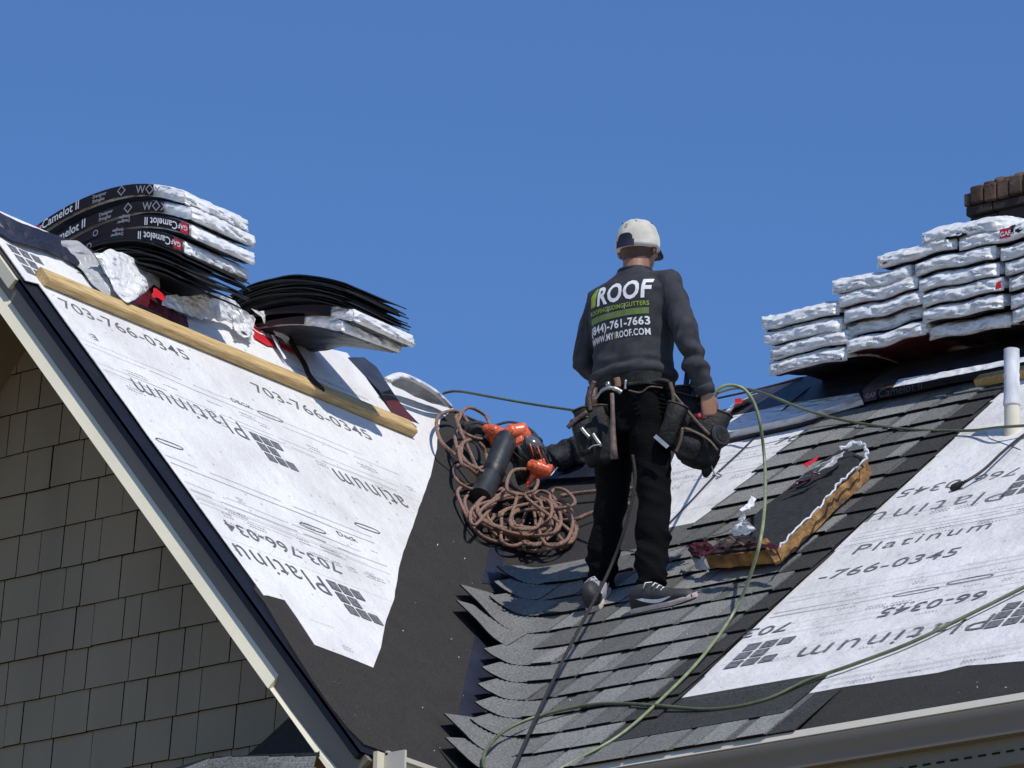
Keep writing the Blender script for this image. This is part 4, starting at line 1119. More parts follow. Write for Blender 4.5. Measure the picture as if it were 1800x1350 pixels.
# brown rope pile in the valley
rn = random.Random(21)
pts = []
def loop(cx, cy, rx, ry, n, a0=0, turns=1, h=.03, j=6, tilt=0):
    for i in range(int(n*turns)):
        t = a0+2*math.pi*i/n; x, y = rx*math.cos(t), ry*math.sin(t)
        pts.append(PR(cx+x*math.cos(tilt)-y*math.sin(tilt)+rn.uniform(-j, j), cy+x*math.sin(tilt)+y*math.cos(tilt)+rn.uniform(-j, j), h+rn.uniform(-.01, .02)))
def way(l, h=.03):
    for x, y in l: pts.append(PR(x, y, h+rn.uniform(-.008, .012)))
way([(850, 790), (832, 762), (818, 735), (800, 722), (775, 728), (767, 745), (775, 775), (800, 800), (830, 825), (845, 840)], .07)
loop(835, 745, 30, 24, 9, 2.5, 1.3, .13, 3, .6)
way([(808, 742), (800, 765), (805, 790), (822, 815), (836, 832)], .08)
loop(832, 800, 30, 20, 9, 1., 2.2, .10, 5, .9)
way([(800, 820), (804, 845), (830, 860)], .05)
way([(850, 853), (822, 853), (805, 862), (808, 880), (825, 915), (845, 940), (872, 952), (895, 948), (905, 925), (902, 905)], .03)
for k in range(6):
    loop(915+rn.uniform(-16, 26), 898+k*2+rn.uniform(-12, 12), rn.uniform(50, 86), rn.uniform(22, 44), 9, rn.uniform(0, 6), rn.uniform(.8, 1.3), .025+.012*k, 5, rn.uniform(-.1, .25))
loop(918, 850, 27, 26, 9, 2, 1.1, .16, 2)
loop(935, 925, 75, 36, 10, 0, 1.2, .03, 5, .1)
for cx in (948, 910, 978, 935): loop(cx, 918, 30, 42, 9, 4.2, 1.05, .05, 4, .25)
way([(1005, 890), (998, 865), (975, 860), (968, 880)], .08)
way([(1000, 905), (1012, 925), (1008, 945), (985, 958), (955, 968), (920, 966), (898, 950)], .03)
loop(900, 905, 60, 30, 9, 1, 1.5, .06, 6, .3)
mb = MB(); mb.tube(spline(pts, 5), .0083, 7)
tag(mb.build('coiled_rope', M['rope'], smooth=True), 'tangled heap of brown rope coiled around the leaf blower in the valley', 'rope')
tubeobj('coiled_rope', 'brown rope end running from the heap past the worker leg, upper of the two', 'rope', [PR(985, 872, .05), PR(1010, 868, .04), PR(1055, 863, .04), PR(1120, 858, .03)], .0095, M['rope'], k=6)
tubeobj('coiled_rope', 'brown rope end running from the heap past the worker leg, lower of the two', 'rope', [PR(990, 915, .04), PR(1015, 912, .04), PR(1045, 900, .04), PR(1110, 885, .03)], .0095, M['rope'], k=6)
mb = MB(); mb.ell(PR(990, 958, .03), (.022, .03, .018)); mb.tube([PR(980, 960, .03), PR(998, 952, .03)], .014, 8)
tag(mb.build('rope_knot', M['rope'], smooth=True), 'knot at the lower right of the rope heap', 'rope knot')

# ------------------------------------------------------------------ remeshing helper
def fuse(name, mb, m, parent, vox=.006, smooth_it=4, fn=None, mids=None):
    me = bpy.data.meshes.new('tmp'); me.from_pydata([tuple(v) for v in mb.v], [], mb.f); me.update()
    bm = bmesh.new(); bm.from_mesh(me); bmesh.ops.recalc_face_normals(bm, faces=bm.faces); bm.to_mesh(me); bm.free()
    o = bpy.data.objects.new('tmp', me); COL.objects.link(o)
    r_ = o.modifiers.new('r', 'REMESH'); r_.mode = 'VOXEL'; r_.voxel_size = vox
    s_ = o.modifiers.new('s', 'SMOOTH'); s_.factor = .5; s_.iterations = smooth_it
    dg = bpy.context.evaluated_depsgraph_get(); me2 = bpy.data.meshes.new_from_object(o.evaluated_get(dg))
    bpy.data.objects.remove(o); bpy.data.meshes.remove(me)
    if fn:
        ns = [v.normal.copy() for v in me2.vertices]
        for v, n in zip(me2.vertices, ns): v.co = v.co + n*fn(v.co, n)
    me2.name = name; me2.materials.clear(); me2.materials.append(m)
    me2.polygons.foreach_set('use_smooth', [True]*len(me2.polygons)); me2.update()
    q = bpy.data.objects.new(name, me2); COL.objects.link(q)
    if parent: q.parent = parent; q.matrix_parent_inverse = Matrix.Translation(-parent.location)
    return q
def ridged(p, f): return 1-abs(noise.noise(p*f))*2

# ------------------------------------------------------------------ leaf blower
BC = PR(905, 800, .18)
def B_(px, py, off=0): return hit(Fh, Fh.dot(BC)+off, px, py)
bl = empty('leaf_blower', BC, 'orange backpack leaf blower with black air tube lying in the rope heap', 'leaf blower')
def ball(mb, px, py, r, off=0, sc=(1, 1, 1), n=12): mb.ell(B_(px, py, off), tuple(r*k for k in sc), n)
mb = MB()
mb.tube([B_(850, 752, .02), B_(868, 757, 0), B_(890, 770, -.02)], [.018, .030, .034], 12)
mb.tube([B_(884, 776, -.02), B_(900, 760, -.03), B_(915, 758, -.01), B_(925, 772, 0)], [.035, .040, .045, .035], 14)
mb.tube([B_(900, 785, -.02), B_(912, 775, -.02), B_(918, 790, 0)], [.025, .035, .025], 12)
mb.tube([B_(866, 762, .02), B_(876, 785, .03), B_(900, 800, .05)], [.03, .035, .03], 12)
fuse('orange_housing', mb, M['orange'], bl, .005, 3, lambda p, n: -.004*(abs(noise.noise(p*24)) < .06))
mb = MB()
mb.tube([B_(930, 815, -.02), B_(943, 822, -.03), B_(962, 828, -.02), B_(970, 822, 0)], [.026, .034, .032, .02], 14)
mb.tube([B_(948, 808, .0), B_(955, 830, .02), B_(935, 835, .02)], [.03, .035, .03], 12)
mb.tube([B_(940, 832, 0), B_(930, 848, -.01), B_(923, 860, -.01)], [.022, .014, .004], 8)
fuse('orange_tank', mb, M['orange'], bl, .005, 3, lambda p, n: -.004*(abs(noise.noise(p*26)) < .05))
mb = MB()
mb.tube([B_(905, 800, .08), B_(925, 795, .05), B_(945, 800, .04)], [.07, .105, .08], 18)
mb.tube([B_(905, 825, .07), B_(930, 820, .06)], [.08, .07], 14)
fuse('fan_body', mb, M['tube'], bl, .007, 2, lambda p, n: -.006*(math.sin(p.x*170+p.z*80) > .55))
mb = MB(); mb.ell(B_(933, 782, -.01), (.062, .05, .042), 14, rot=Matrix.Rotation(R(30), 3, 'Y')); mb.build('air_filter_cover', M['clear'], bl, True)
for k in range(5):
    mb = MB(); a, b = (922+k*7, 768+k*4), (930+k*8, 796+k*5)
    mb.tube([B_(*a, -.05), B_((a[0]+b[0])/2, (a[1]+b[1])/2, -.065), B_(*b, -.05)], .0032, 6); mb.build('guard_rib', M['orange'] if k % 2 else M['blk'], bl, True)
mb = MB()
tp = [B_(890, 772, -.02), B_(884, 788, -.07), B_(874, 812, -.13), B_(866, 832, -.18)]
mb.tube(tp, [.050, .052, .050, .046], 22, cap=False); mb.build('air_tube', M['tube'], bl, auto=50)
mb = MB(); mb.tube([B_(868, 827, -.172), B_(864, 836, -.185), B_(862, 838, -.188)], [.054, .055, .050], 22); mb.build('tube_collar', M['blk'], bl, auto=50)
mb = MB(); tq = [B_(864, 834, -.18), B_(855, 852, -.23), B_(843, 876, -.31)]
mb.tube(tq, [.050, .053, .054], 22, cap=False)
mb.tube(tq[::-1], [.050, .049, .046], 22, cap=True)
o = mb.build('nozzle', M['tube'], bl, auto=60)
mb = MB(); mb.tube([B_(902, 786, -.05), B_(903, 795, -.06), B_(915, 806, -.07), B_(921, 810, -.06)], .004, 6); mb.build('throttle_cable', M['roped'], bl, True)
mb = MB(); mb.box(B_(967, 836, -.05), B_(978, 822, -.05)-B_(967, 836, -.05), Rh*.008+UZ*.004, Fh*.01); mb.build('white_clip', M['white'], bl)
mb = MB()
for pts_ in ([(858, 748), (840, 742), (822, 748), (815, 765)], [(870, 748), (900, 742), (935, 757), (958, 790), (968, 812)], [(835, 765), (850, 770), (850, 790)]):
    mb.tube(spline([B_(x, y, .05) for x, y in pts_], 6), (.012, .005), 8)
mb.build('harness_strap', M['bagblk'], bl, True)
mb = MB()
ball(mb, 838, 762, .05, .12, (1, .8, .7)); ball(mb, 820, 752, .035, .12, (1, .8, .7)); ball(mb, 862, 775, .05, .12, (1, 1, .6))
fuse('harness_pad', mb, M['bagblk'], bl, .006, 3, lambda p, n: .010*ridged(p, 18))

# black tool bag on the ridge behind the blower
TB = PR(1010, 800, .10)
def T_(px, py, off=0): return hit(Fh, Fh.dot(TB)+off, px, py)
mb = MB()
mb.tube([T_(975, 812, .05), T_(1000, 795, .05), T_(1030, 790, .05)], [.055, .065, .07], 14)
mb.tube([T_(962, 790, .08), T_(978, 800, .08), T_(990, 820, .05)], [.03, .05, .04], 12)
mb.tube([T_(1005, 775, .02), T_(1018, 790, .0), T_(1022, 815, 0)], [.03, .042, .02], 12)
o = fuse('tool_bag', mb, M['bagblk'], None, .006, 3, lambda p, n: .012*ridged(p, 11)-.006)
tag(o, 'crumpled black fabric tool bag on the ridge between blower and worker', 'bag')
tag(link('flashing_film', [PR(962, 842, .03), PR(1080, 835, .03), PR(1060, 800, .05), PR(990, 812, .05), PR(960, 820, .04), PR(930, 850, .02)], [(0, 1, 2, 3, 4, 5)], M['felt2']), 'dark blue film on the valley under the tool bag', 'roofing membrane')

# ------------------------------------------------------------------ the worker
person = empty('person', m0, 'roofer standing with his back turned in charcoal sweatshirt, black trousers and light cap', 'person')
def ell_ring(cx, cy, z, rx, ry, n=28, p=2.3):
    out = []
    for k in range(n):
        t = 2*math.pi*k/n; c, s_ = math.cos(t), math.sin(t)
        out.append(G(cx+rx*math.copysign(abs(c)**(2/p), c), cy+ry*math.copysign(abs(s_)**(2/p), s_), z))
    return out
aL, aR = V((-.225, .09, .13)), V((.158, -.06, .03))       # ankles
kL, kR = V((-.135, .05, .50)), V((.125, .0, .44))         # knees
hL, hR = V((-.085, 0, .86)), V((.088, 0, .86))
sR_, eR_, wR_ = V((.195, 0, 1.395)), V((.300, -.030, 1.12)), V((.345, .06, .885))
sL_, eL_, wL_ = V((-.195, .0, 1.385)), V((-.262, .0, 1.12)), V((-.16, .25, 1.03))
HZ = Matrix.Rotation(R(9), 3, 'Z')
def Hd(x, y, z): p = HZ @ V((x, y, 0)); return G(-.006+p.x, .03+p.y, z)
def hand(mb, wr, d_, nrm, flip=1):
    d_ = d_.normalized(); side = d_.cross(nrm).normalized()*flip; nrm = nrm.normalized()
    o = G(*wr)
    mb.loft([[o+d_*a+side*(w_*math.cos(t))+nrm*(th*math.sin(t)) for t in (2*math.pi*k/14 for k in range(14))] for a, w_, th in ((-.03, .026, .020), (0, .029, .019), (.03, .038, .018), (.06, .042, .016), (.088, .040, .014), (.095, .034, .010))])
    for k, ln in enumerate((.072, .080, .075, .060)):
        b = o+d_*(.086-.004*abs(k-1.3))+side*((1.5-k)*.0205)
        c1, c2, c3 = R(25+4*k), R(75+4*k), R(120+3*k)
        p = [b-d_*.02, b]; ln_ = (.45, .31, .24)
        for cang, fr_ in zip((c1, c2, c3), ln_): p.append(p[-1]+(d_*math.cos(cang)+nrm*math.sin(cang))*ln*fr_*1.15)
        mb.tube(p, [.009, .0098, .0088, .008, .0062], 9)
    t0 = o+d_*.018+side*.028
    mb.tube([t0, t0+side*.018+d_*.022+nrm*.008, t0+side*.020+d_*.048+nrm*.022, t0+side*.010+d_*.066+nrm*.034], [.013, .0115, .0100, .007], 9)
body = MB()
body.ell(Hd(0, 0, 1.618), (.076, .094, .098), 16, rot=HZ)
body.ell(Hd(0, .030, 1.558), (.057, .066, .064), 14, rot=HZ)
body.ell(Hd(0, .060, 1.530), (.030, .034, .026), 10, rot=HZ)
body.tube([G(.002, -.008, 1.40), G(.006, .004, 1.47), Hd(0, -.012, 1.55), Hd(0, -.01, 1.60)], [(.062, .062), (.059, .058), (.058, .060), (.06, .06)], 16)
body.tube([Hd(0, .088, 1.625), Hd(0, .108, 1.592), Hd(0, .092, 1.582)], [.008, .014, .011], 8)
body.ell(Hd(0, .088, 1.556), (.024, .010, .008), 8, rot=HZ); body.ell(Hd(0, .086, 1.544), (.021, .010, .007), 8, rot=HZ)
for s_ in (-1, 1):
    body.ell(Hd(s_*.079, -.002, 1.590), (.009, .019, .031), 10, rot=HZ @ Matrix.Rotation(R(18*s_), 3, 'Z'))
    body.ell(Hd(s_*.084, -.010, 1.600), (.006, .012, .022), 8, rot=HZ @ Matrix.Rotation(R(25*s_), 3, 'Z'))
    body.ell(Hd(s_*.04, .070, 1.585), (.022, .016, .016), 8, rot=HZ)
body.loft([ell_ring(0, 0, z, rx, ry, 20) for z, rx, ry in ((.86, .14, .10), (.98, .14, .10), (1.1, .135, .095), (1.25, .145, .10), (1.36, .15, .09), (1.42, .10, .07))])
for h_, k_, a_ in ((hL, kL, aL), (hR, kR, aR)):
    body.tube([G(*h_), G(*h_.lerp(k_, .5)), G(*k_), G(*k_.lerp(a_, .4)), G(*a_), G(*(a_-V((0, 0, .03))))], [.075, .068, .055, .052, .036, .034], 14)
for s_, e_, w_ in ((sR_, eR_, wR_), (sL_, eL_, wL_)):
    body.tube([G(*(s_*.75+V((0, 0, .33)))), G(*(s_+V((-.01 if s_.x > 0 else .01, 0, -.02)))), G(*e_), G(*w_)], [.034, .040, .034, .024], 12)
hand(body, wR_, V((.04, .25, -1)), V((-.9, .35, .0)), 1)
hand(body, wL_, V((.75, .6, -.25)), V((.3, -.3, -.8)), -1)
bo = fuse('body', body, M['skin'], person, .0048, 3)
mb = MB()
for s_ in (-1, 1): mb.ell(Hd(s_*.033, .083, 1.604), (.0125, .009, .008), 8)
mb.build('eye', M['white'], person, True)
mb = MB()
for s_ in (-1, 1): mb.ell(Hd(s_*.033, .091, 1.604), (.005, .003, .005), 6)
mb.build('iris', M['blk'], person, True)
# short hair shell below the cap, cast onto the skull
bb = BVHTree.FromPolygons([v.co.copy() for v in bo.data.vertices], [tuple(p.vertices) for p in bo.data.polygons])
v = []; f = []; NA = 44; NZ = 10
for j in range(NZ+1):
    for i in range(NA+1):
        u_ = -1+2*i/NA; t = -math.pi/2+u_*R(112)
        zlo = 1.532 + .028*abs(u_)**3 + (.018 if abs(u_) > .93 else 0) + .003*noise.noise(V((i*.9, 2, 1)))
        z = zlo+(1.625-zlo)*j/NZ
        o_ = Hd(.25*math.cos(t), .25*math.sin(t)-.005, z); c_ = Hd(0, -.005, z); h_ = bb.ray_cast(o_, (c_-o_).normalized())
        p = h_[0] if h_[0] else c_
        if (p-c_).length > .099: p = c_+(p-c_).normalized()*.092
        v.append(p-(c_-o_).normalized()*(.0015+.002*min(1, j/3)))
f = [(j*(NA+1)+i, j*(NA+1)+i+1, (j+1)*(NA+1)+i+1, (j+1)*(NA+1)+i) for j in range(NZ) for i in range(NA)]
hair_m = mat('buzzed_hair', (.060, .034, .026), .75, .5, 130, .5, 320, col2=(.12, .065, .045))
link('hair', v, f, hair_m, person, smooth=True)

# cap
def cap_pt(t, k, grow=0):      # k 0 at rim .. 1 at crown
    a = k*math.pi/2; z = 1.590+.132*math.copysign(abs(math.sin(a))**.92, a); c = math.cos(a)**.55 if a < math.pi/2-.001 else 0
    rx, ry = .0935+grow, .109+grow
    return Hd(rx*c*math.cos(t), -.002+ry*c*math.sin(t), z+(.018*(math.sin(t)) if False else 0)+grow*math.sin(a)+.012*math.sin(t)*(1-k))
mb = MB(); rings = []
for j in range(15):
    k = j/14*.985
    rings.append([cap_pt(t, k, .0012*noise.noise(V((t*3, k*6, 1)))*2 - .0012*(abs(math.sin(t*3)) < .05)) for t in (2*math.pi*i/60 for i in range(60))])
mb.loft(rings); capo = mb.build('cap', M['cap'], person, smooth=True)
tb = -math.pi/2-.10
arc = []
for i in range(13):
    u_ = -1+2*i/12; arc.append((tb+u_*.46, .25*math.sqrt(max(0, 1-u_**4))*1.0))
vs = [cap_pt(t, k*j/6, .0028) for j in range(7) for t, k in arc]
link('cap_opening', vs, [(j*13+i, j*13+i+1, j*13+i+14, j*13+i+13) for j in range(6) for i in range(12)], M['blk'], capo)
link('cap_strap', [cap_pt(tb+(-1+2*i/12)*.48, kk, .0042) for kk in (-.02, .10) for i in range(13)], [(i, i+1, 14+i, 13+i) for i in range(12)], M['capn'], capo)
mb = MB()
for i in range(24):
    t = 2*math.pi*i/24; mb.add([], [])
cc = [cap_pt(tb-.12, .55, .003)]
er = []
for i in range(16):
    a = 2*math.pi*i/16; er.append(cap_pt(tb+.0+.085*math.cos(a), .58+.070*math.sin(a)-.12, .003)); er.append(cap_pt(tb+.0+.050*math.cos(a), .46+.042*math.sin(a), .003))
link('cap_emblem', er, [(2*i, (2*i+2) % 32, (2*i+3) % 32, 2*i+1) for i in range(16)], M['gold'], capo)
for k in range(6):
    mb = MB(); mb.ell(cap_pt(tb+.52+k*math.pi/3, .62, .001), (.0035, .0035, .0035), 6); mb.build('cap_eyelet', M['capn'], capo)
mb = MB(); mb.ell(Hd(0, -.002, 1.722), (.008, .008, .004), 8); mb.build('cap_button', M['capn'], capo, True)
v = []; n = 16
for sgn in (0, .004):
    for i in range(n+1):
        t = math.pi*(.12+.76*i/n); r_ = 1
        v += [Hd(.084*math.cos(t), .100*math.sin(t), 1.617-sgn), Hd(.082*math.cos(t), .100*math.sin(t)+.075*math.sin(t)**.7, 1.606-.012*abs(math.cos(t))-sgn)]
K = 2*(n+1); f = [(2*i, 2*i+2, 2*i+3, 2*i+1) for i in range(n)]+[(K+2*i, K+2*i+1, K+2*i+3, K+2*i+2) for i in range(n)]+[(2*i+1, 2*i+3, K+2*i+3, K+2*i+1) for i in range(n)]
link('cap_visor', v, f, M['capn'], capo, smooth=True)

# sweatshirt
sh = MB()
sh.loft([ell_ring(cx, cy, z, rx, ry) for cx, cy, z, rx, ry in ((0, .0, .975, .178, .136), (0, 0, .985, .184, .142), (0, 0, 1.02, .188, .144), (0, .004, 1.07, .180, .132), (0, .006, 1.14, .184, .126), (0, .0, 1.22, .196, .128), (0, -.004, 1.30, .208, .130), (0, -.004, 1.36, .210, .126), (0, 0, 1.405, .188, .112), (0, .002, 1.437, .135, .092), (.002, .0, 1.462, .088, .078), (.003, .0, 1.487, .069, .068), (.003, .0, 1.492, .062, .062))])
for s_, e_, w_, sg in ((sR_, eR_, wR_, 1), (sL_, eL_, wL_, -1)):
    sh.tube([G(*(V((s_.x*.55, 0, 1.395)))), G(*(s_+V((-.012*sg, 0, .0)))), G(*s_.lerp(e_, .35)), G(*s_.lerp(e_, .7)), G(*e_), G(*e_.lerp(w_, .3)), G(*e_.lerp(w_, .7)), G(*e_.lerp(w_, .93))], [.068, .064, .057, .053, .050, .048, .042, .036], 18)
def foldshirt(p, n):
    q = p-m0; z = q.z; d = .0
    lo = max(0, min(1, (1.22-z)/.2)); arm = 1 if abs(q.x) > .2 else 0
    d += (.013*lo)*noise.noise(V((q.x*5+z*6, q.y*4, z*17+q.x*8)))
    d += .012*max(0, noise.noise(V((q.x*7, q.y*7, z*22-q.x*10+3))))*(.35+lo)
    d += .006*noise.noise(V((q.x*11-z*9, q.y*8, z*8)))
    if abs(q.x) > .215: d += .0075*ridged(V((q.x*12, q.y*12, z*9-q.x*20+q.y*14)), 1)*max(0, min(1, (1.36-z)/.15))+.003*noise.noise(V((q.x*16, q.y*16, z*20)))-.004
    d += .010*math.exp(-((z-1.0)/.018)**2) - .010*math.exp(-((z-1.035)/.014)**2)
    d *= 0.35 if (1.14 < z < 1.42 and abs(q.x) < .17 and q.y < 0) else 1
    return d
sweat = fuse('sweatshirt', sh, M['shirt'], person, .0062, 3, foldshirt)
mb = MB(); ring = [G(.003+.068*math.cos(t), .068*math.sin(t)*1.0, 1.488+.006*math.sin(t)) for t in (2*math.pi*i/28 for i in range(29))]
mb.tube(ring, [(.006, .010)]*29, 8, cap=False); mb.build('collar', M['shirt'], sweat, True)
for w_, e_ in ((wR_, eR_), (wL_, eL_)):
    mb = MB(); mb.tube([G(*e_.lerp(w_, .84)), G(*e_.lerp(w_, .9)), G(*e_.lerp(w_, 1.0))], [.042, .044, .037], 18); mb.build('cuff', M['shirt'], sweat, True)
# back print, pressed onto the cloth
bvh = BVHTree.FromPolygons([v.co.copy() for v in sweat.data.vertices], [tuple(p.vertices) for p in sweat.data.polygons])
BO = G(-.148, -.4, 1.13)
def back(x, y):
    o_ = BO + V((x, 0, y)); h_ = bvh.ray_cast(o_, V((0, 1, 0)))
    return (h_[0] + h_[1]*.0022) if h_[0] else o_+V((0, .26, 0))
def shirt_text(s, size, x, y, m, bold=0., sx=1., shear=0.):
    text_on('shirt_print', s, size, lambda a, b: back(x+(a)*.94, y+b), M[m], sweat, bold, shear, sx, 1.05, .012)
one = [(0, 0), (.034, 0), (.034, .086), (.014, .086), (.0, .072), (.0, .058), (.012, .064), (.012, .0)]
one = [(.010, 0), (.040, 0), (.046, .086), (.026, .086), (.004, .070), (.002, .054), (.014, .060)]
bm = bmesh.new(); bm.faces.new([bm.verts.new((x, y, 0)) for x, y in one]); bmesh.ops.triangulate(bm, faces=bm.faces)
for ax in (0, 1):
    for k in range(1, 9):
        no = V((1, 0, 0)) if ax == 0 else V((0, 1, 0)); bmesh.ops.bisect_plane(bm, geom=bm.verts[:]+bm.edges[:]+bm.faces[:], plane_co=no*k*.011, plane_no=no)
bm.verts.index_update()
link('shirt_print', [back(v.co.x-.006, .182+v.co.y) for v in bm.verts], [tuple(v.index for v in f.verts) for f in bm.faces], M['green'], sweat); bm.free()
def run(parts, x, y, size, x_end, bold):
    ws = []
    for t_, m_ in parts:
        vs, _ = text_mesh(t_, size, bold, 0, 1.06); ws.append((min(v.x for v in vs), max(v.x for v in vs)))
    gap = size*.13; tot = sum(b-a for a, b in ws)+gap*(len(parts)-1); k = (x_end-x)/tot; c = x
    for (t_, m_), (a, b) in zip(parts, ws):
        a_ = a; c_ = c
        vs, fs = text_mesh(t_, size, bold, 0, 1.06, .012)
        link('shirt_print', [back(c_+(v.x-a_)*k, y+v.y) for v in vs], fs, M[m_], sweat); c += (b-a+gap)*k
run([('ROOF', 'white')], .046, .182, .118, .308, .0036)
run([('ROOFING', 'green'), ('|', 'white'), ('SIDING', 'green'), ('|', 'white'), ('GUTTERS', 'green')], .0, .146, .027, .300, .0004)
run([('(844)-761-7663', 'white')], -.002, .062, .049, .300, .0013)
run([('WWW.MY', 'white'), ('1', 'green'), ('ROOF.COM', 'white')], -.002, .018, .040, .298, .0009)
v = []; n = 26
for i in range(n+1): v += [back(.0+.298*i/n, .108), back(.0+.298*i/n, .1355)]
link('shirt_stripe', v, [(2*i, 2*i+2, 2*i+3, 2*i+1) for i in range(n)], M['green2'], sweat)

# trousers
tr = MB()
tr.loft([ell_ring(0, 0, z, rx, ry) for z, rx, ry in ((.76, .13, .09), (.82, .172, .118), (.88, .180, .130), (.94, .174, .128), (1.0, .166, .118), (1.02, .15, .1))])
for h_, k_, a_ in ((hL, kL, aL), (hR, kR, aR)):
    tr.tube([G(*h_), G(*h_.lerp(k_, .35)), G(*h_.lerp(k_, .7)), G(*k_), G(*k_.lerp(a_, .35)), G(*k_.lerp(a_, .7)), G(*k_.lerp(a_, .93)), G(*k_.lerp(a_, .98))], [.100, .093, .081, .073, .071, .064, .058, .055], 18)
def foldpants(p, n):
    q = p-m0; z = q.z; low = max(0, min(1, (.42-z)/.2))
    return .010*noise.noise(V((q.x*9, q.y*9, z*9))) + (.006+.012*low)*ridged(V((q.x*7+z*4, q.y*7, z*15+q.x*7)), 1) - .006
fuse('trousers', tr, M['pants'], person, .007, 3, foldpants)

# shoes
def shoe(ank, fdir, up, lab):
    f_ = fdir.normalized(); up = (up-f_*up.dot(f_)).normalized(); sd = f_.cross(up); o = ank - f_*.075
    so_ = empty('shoe', o, None, None); so_.parent = person; so_.matrix_parent_inverse = Matrix.Translation(-person.location)
    def rg(a, w_, z0, h, n=16, lean=0):
        out = []
        for k in range(n):
            t = 2*math.pi*k/n; x, z = math.cos(t), math.sin(t)
            x = math.copysign(abs(x)**.75, x); zz = z0+(h*(z*.5+.5) if z > -.3 else h*.08*(z+1))
            out.append(o+f_*a+sd*(w_*x*(1 if z < .2 else (1-.35*(z-.2))))+up*zz)
        return out
    mb = MB(); mb.loft([rg(*k) for k in ((0, .022, .02, .055), (.012, .034, .018, .085), (.05, .038, .018, .100), (.09, .038, .018, .096), (.13, .040, .018, .078), (.18, .045, .018, .060), (.23, .046, .018, .048), (.27, .040, .018, .040), (.292, .026, .018, .028), (.298, .012, .02, .018))])
    s1 = mb.build('upper', M['shoe'], so_, True)
    mb = MB()
    outl = [(-.008, .0), (-.004, .026), (.03, .039), (.09, .038), (.14, .042), (.20, .050), (.25, .046), (.285, .032), (.302, .012)]
    poly = [(a, w_) for a, w_ in outl]+[(a, -w_) for a, w_ in outl[::-1]]
    for zz in (0,):
        mb.loft([[o+f_*a*1.0+sd*w_*k+up*(z+(.012*max(0, (a-.22)/.08)) ) for a, w_ in poly] for z, k in ((.0, .94), (.004, 1), (.022, 1.02), (.026, .97))])
    mb.build('sole', M['sole'], so_, auto=40)
    mb = MB(); mb.loft([[o+f_*a+sd*w_*1.01+up*(z+(.012*max(0, (a-.22)/.08))) for a, w_ in poly] for z in (-.004, .006)]); mb.build('tread', M['blk'], so_)
    # curved side mark
    for sg in (-1, 1):
        pts_ = []
        for i in range(13):
            t = i/12; a = .04+.17*t; mid = .030+.012*math.sin(math.pi*t)*-1+.045*max(0, .18-t)/.18*0+.03*t*t*0
            wv = .013*math.sin(math.pi*min(1, t*.9+.1))**1.0
            zc = .066-.052*math.sin(min(1, t*1.25)*math.pi/2)+.030*t
            for z in (zc-wv*.5, zc+wv*.5+.003):
                wl = .0365 if a < .1 else .0365+(a-.1)*.11
                pts_.append(o+f_*a+sd*sg*(wl+.004-max(0, z-.05)*.25)+up*z)
        link('side_mark', pts_, [(2*i, 2*i+2, 2*i+3, 2*i+1) for i in range(12)], M['white'], s1)
    mb = MB()
    for k in range(4): mb.tube([o+f_*(.125+.017*k)-sd*.026+up*(.100-.012*k), o+f_*(.128+.017*k)+up*(.109-.012*k), o+f_*(.125+.017*k)+sd*.026+up*(.100-.012*k)], .0028, 6)
    mb.tube([o+f_*.115+up*.115, o+f_*.10+sd*.03+up*.12, o+f_*.09+sd*.04+up*.10], .0025, 6)
    mb.build('laces', M['white'], so_, True)
    mb = MB(); mb.tube([ank+up*.0, ank+UZ*.10], [.036, .040], 12); mb.build('sock', M['grey'], so_, True)
upf = (nM*.75+UZ*.45).normalized()
RF = PM(1143, 1074, .020); LF = PM(1050, 1066, .020)
shoe(RF, V((1, .10, .06)), upf, 'r'); shoe(LF, (m3(0, 1)*.85+V((-.35, 0, 0))), nM, 'l')

# ------------------------------------------------------------------ tool belt and tools
belt = empty('tool_belt', G(0, 0, .95), 'black leather tool belt hung with pouches around the worker hips', 'tool belt')
def brg(z, g=0, n=32): return ell_ring(0, 0, z, .184+g, .138+g, n)
mb = MB(); mb.loft([brg(.925, -.004), brg(.925, .006), brg(.982, .006), brg(.982, -.004)], cap=False); mb.build('waist_belt', M['leather'], belt, auto=40)
def pouch(top, bot, wt, wb, dp, off, m, name='pouch', lip=True, seed=0):
    a, b = Q(*top, off), Q(*bot, off); ax = (b-a).normalized(); sd = ax.cross(Fh).normalized(); rings = []
    L = (b-a).length; N = 10
    for i in range(N+1):
        t = i/N; w_ = (wt+(wb-wt)*t)/2*(1 if t < .85 else 1-.35*((t-.85)/.15)**2); d_ = dp/2*(.8+.5*math.sin(math.pi*min(t*1.1, 1)))
        rg = []
        for k in range(20):
            an = 2*math.pi*k/20; c, s_ = math.cos(an), math.sin(an)
            c, s_ = math.copysign(abs(c)**.6, c), math.copysign(abs(s_)**.7, s_)
            p = a+ax*L*t+sd*w_*c+Fh*d_*s_; p += V((noise.noise(p*22), noise.noise(p*24+V((3, 0, seed))), noise.noise(p*20)))*.006; rg.append(p)
        rings.append(rg)
    mb = MB(); mb.loft(rings); o = mb.build(name, m, belt, True)
    if lip:
        mb = MB(); mb.tube(rings[0]+[rings[0][0]], [(.004, .006)]*21, 6, cap=False); mb.build('lip', M['leatherb'], o, True)
    return o
pouch((1207, 697), (1180, 790), .15, .14, .07, -.10, M['leather'], seed=1)
pouch((1192, 712), (1166, 782), .085, .075, .06, -.17, M['leather'], seed=2)
pouch((1252, 722), (1220, 818), .17, .17, .10, -.10, M['leather'], seed=3)
pouch((1222, 762), (1202, 808), .11, .10, .06, -.14, M['leather'], seed=4)
pouch((1248, 800), (1240, 836), .09, .03, .05, -.08, M['leather'], seed=8, lip=False)
pouch((1190, 682), (1205, 742), .12, .10, .05, -.09, M['leather'], seed=9)
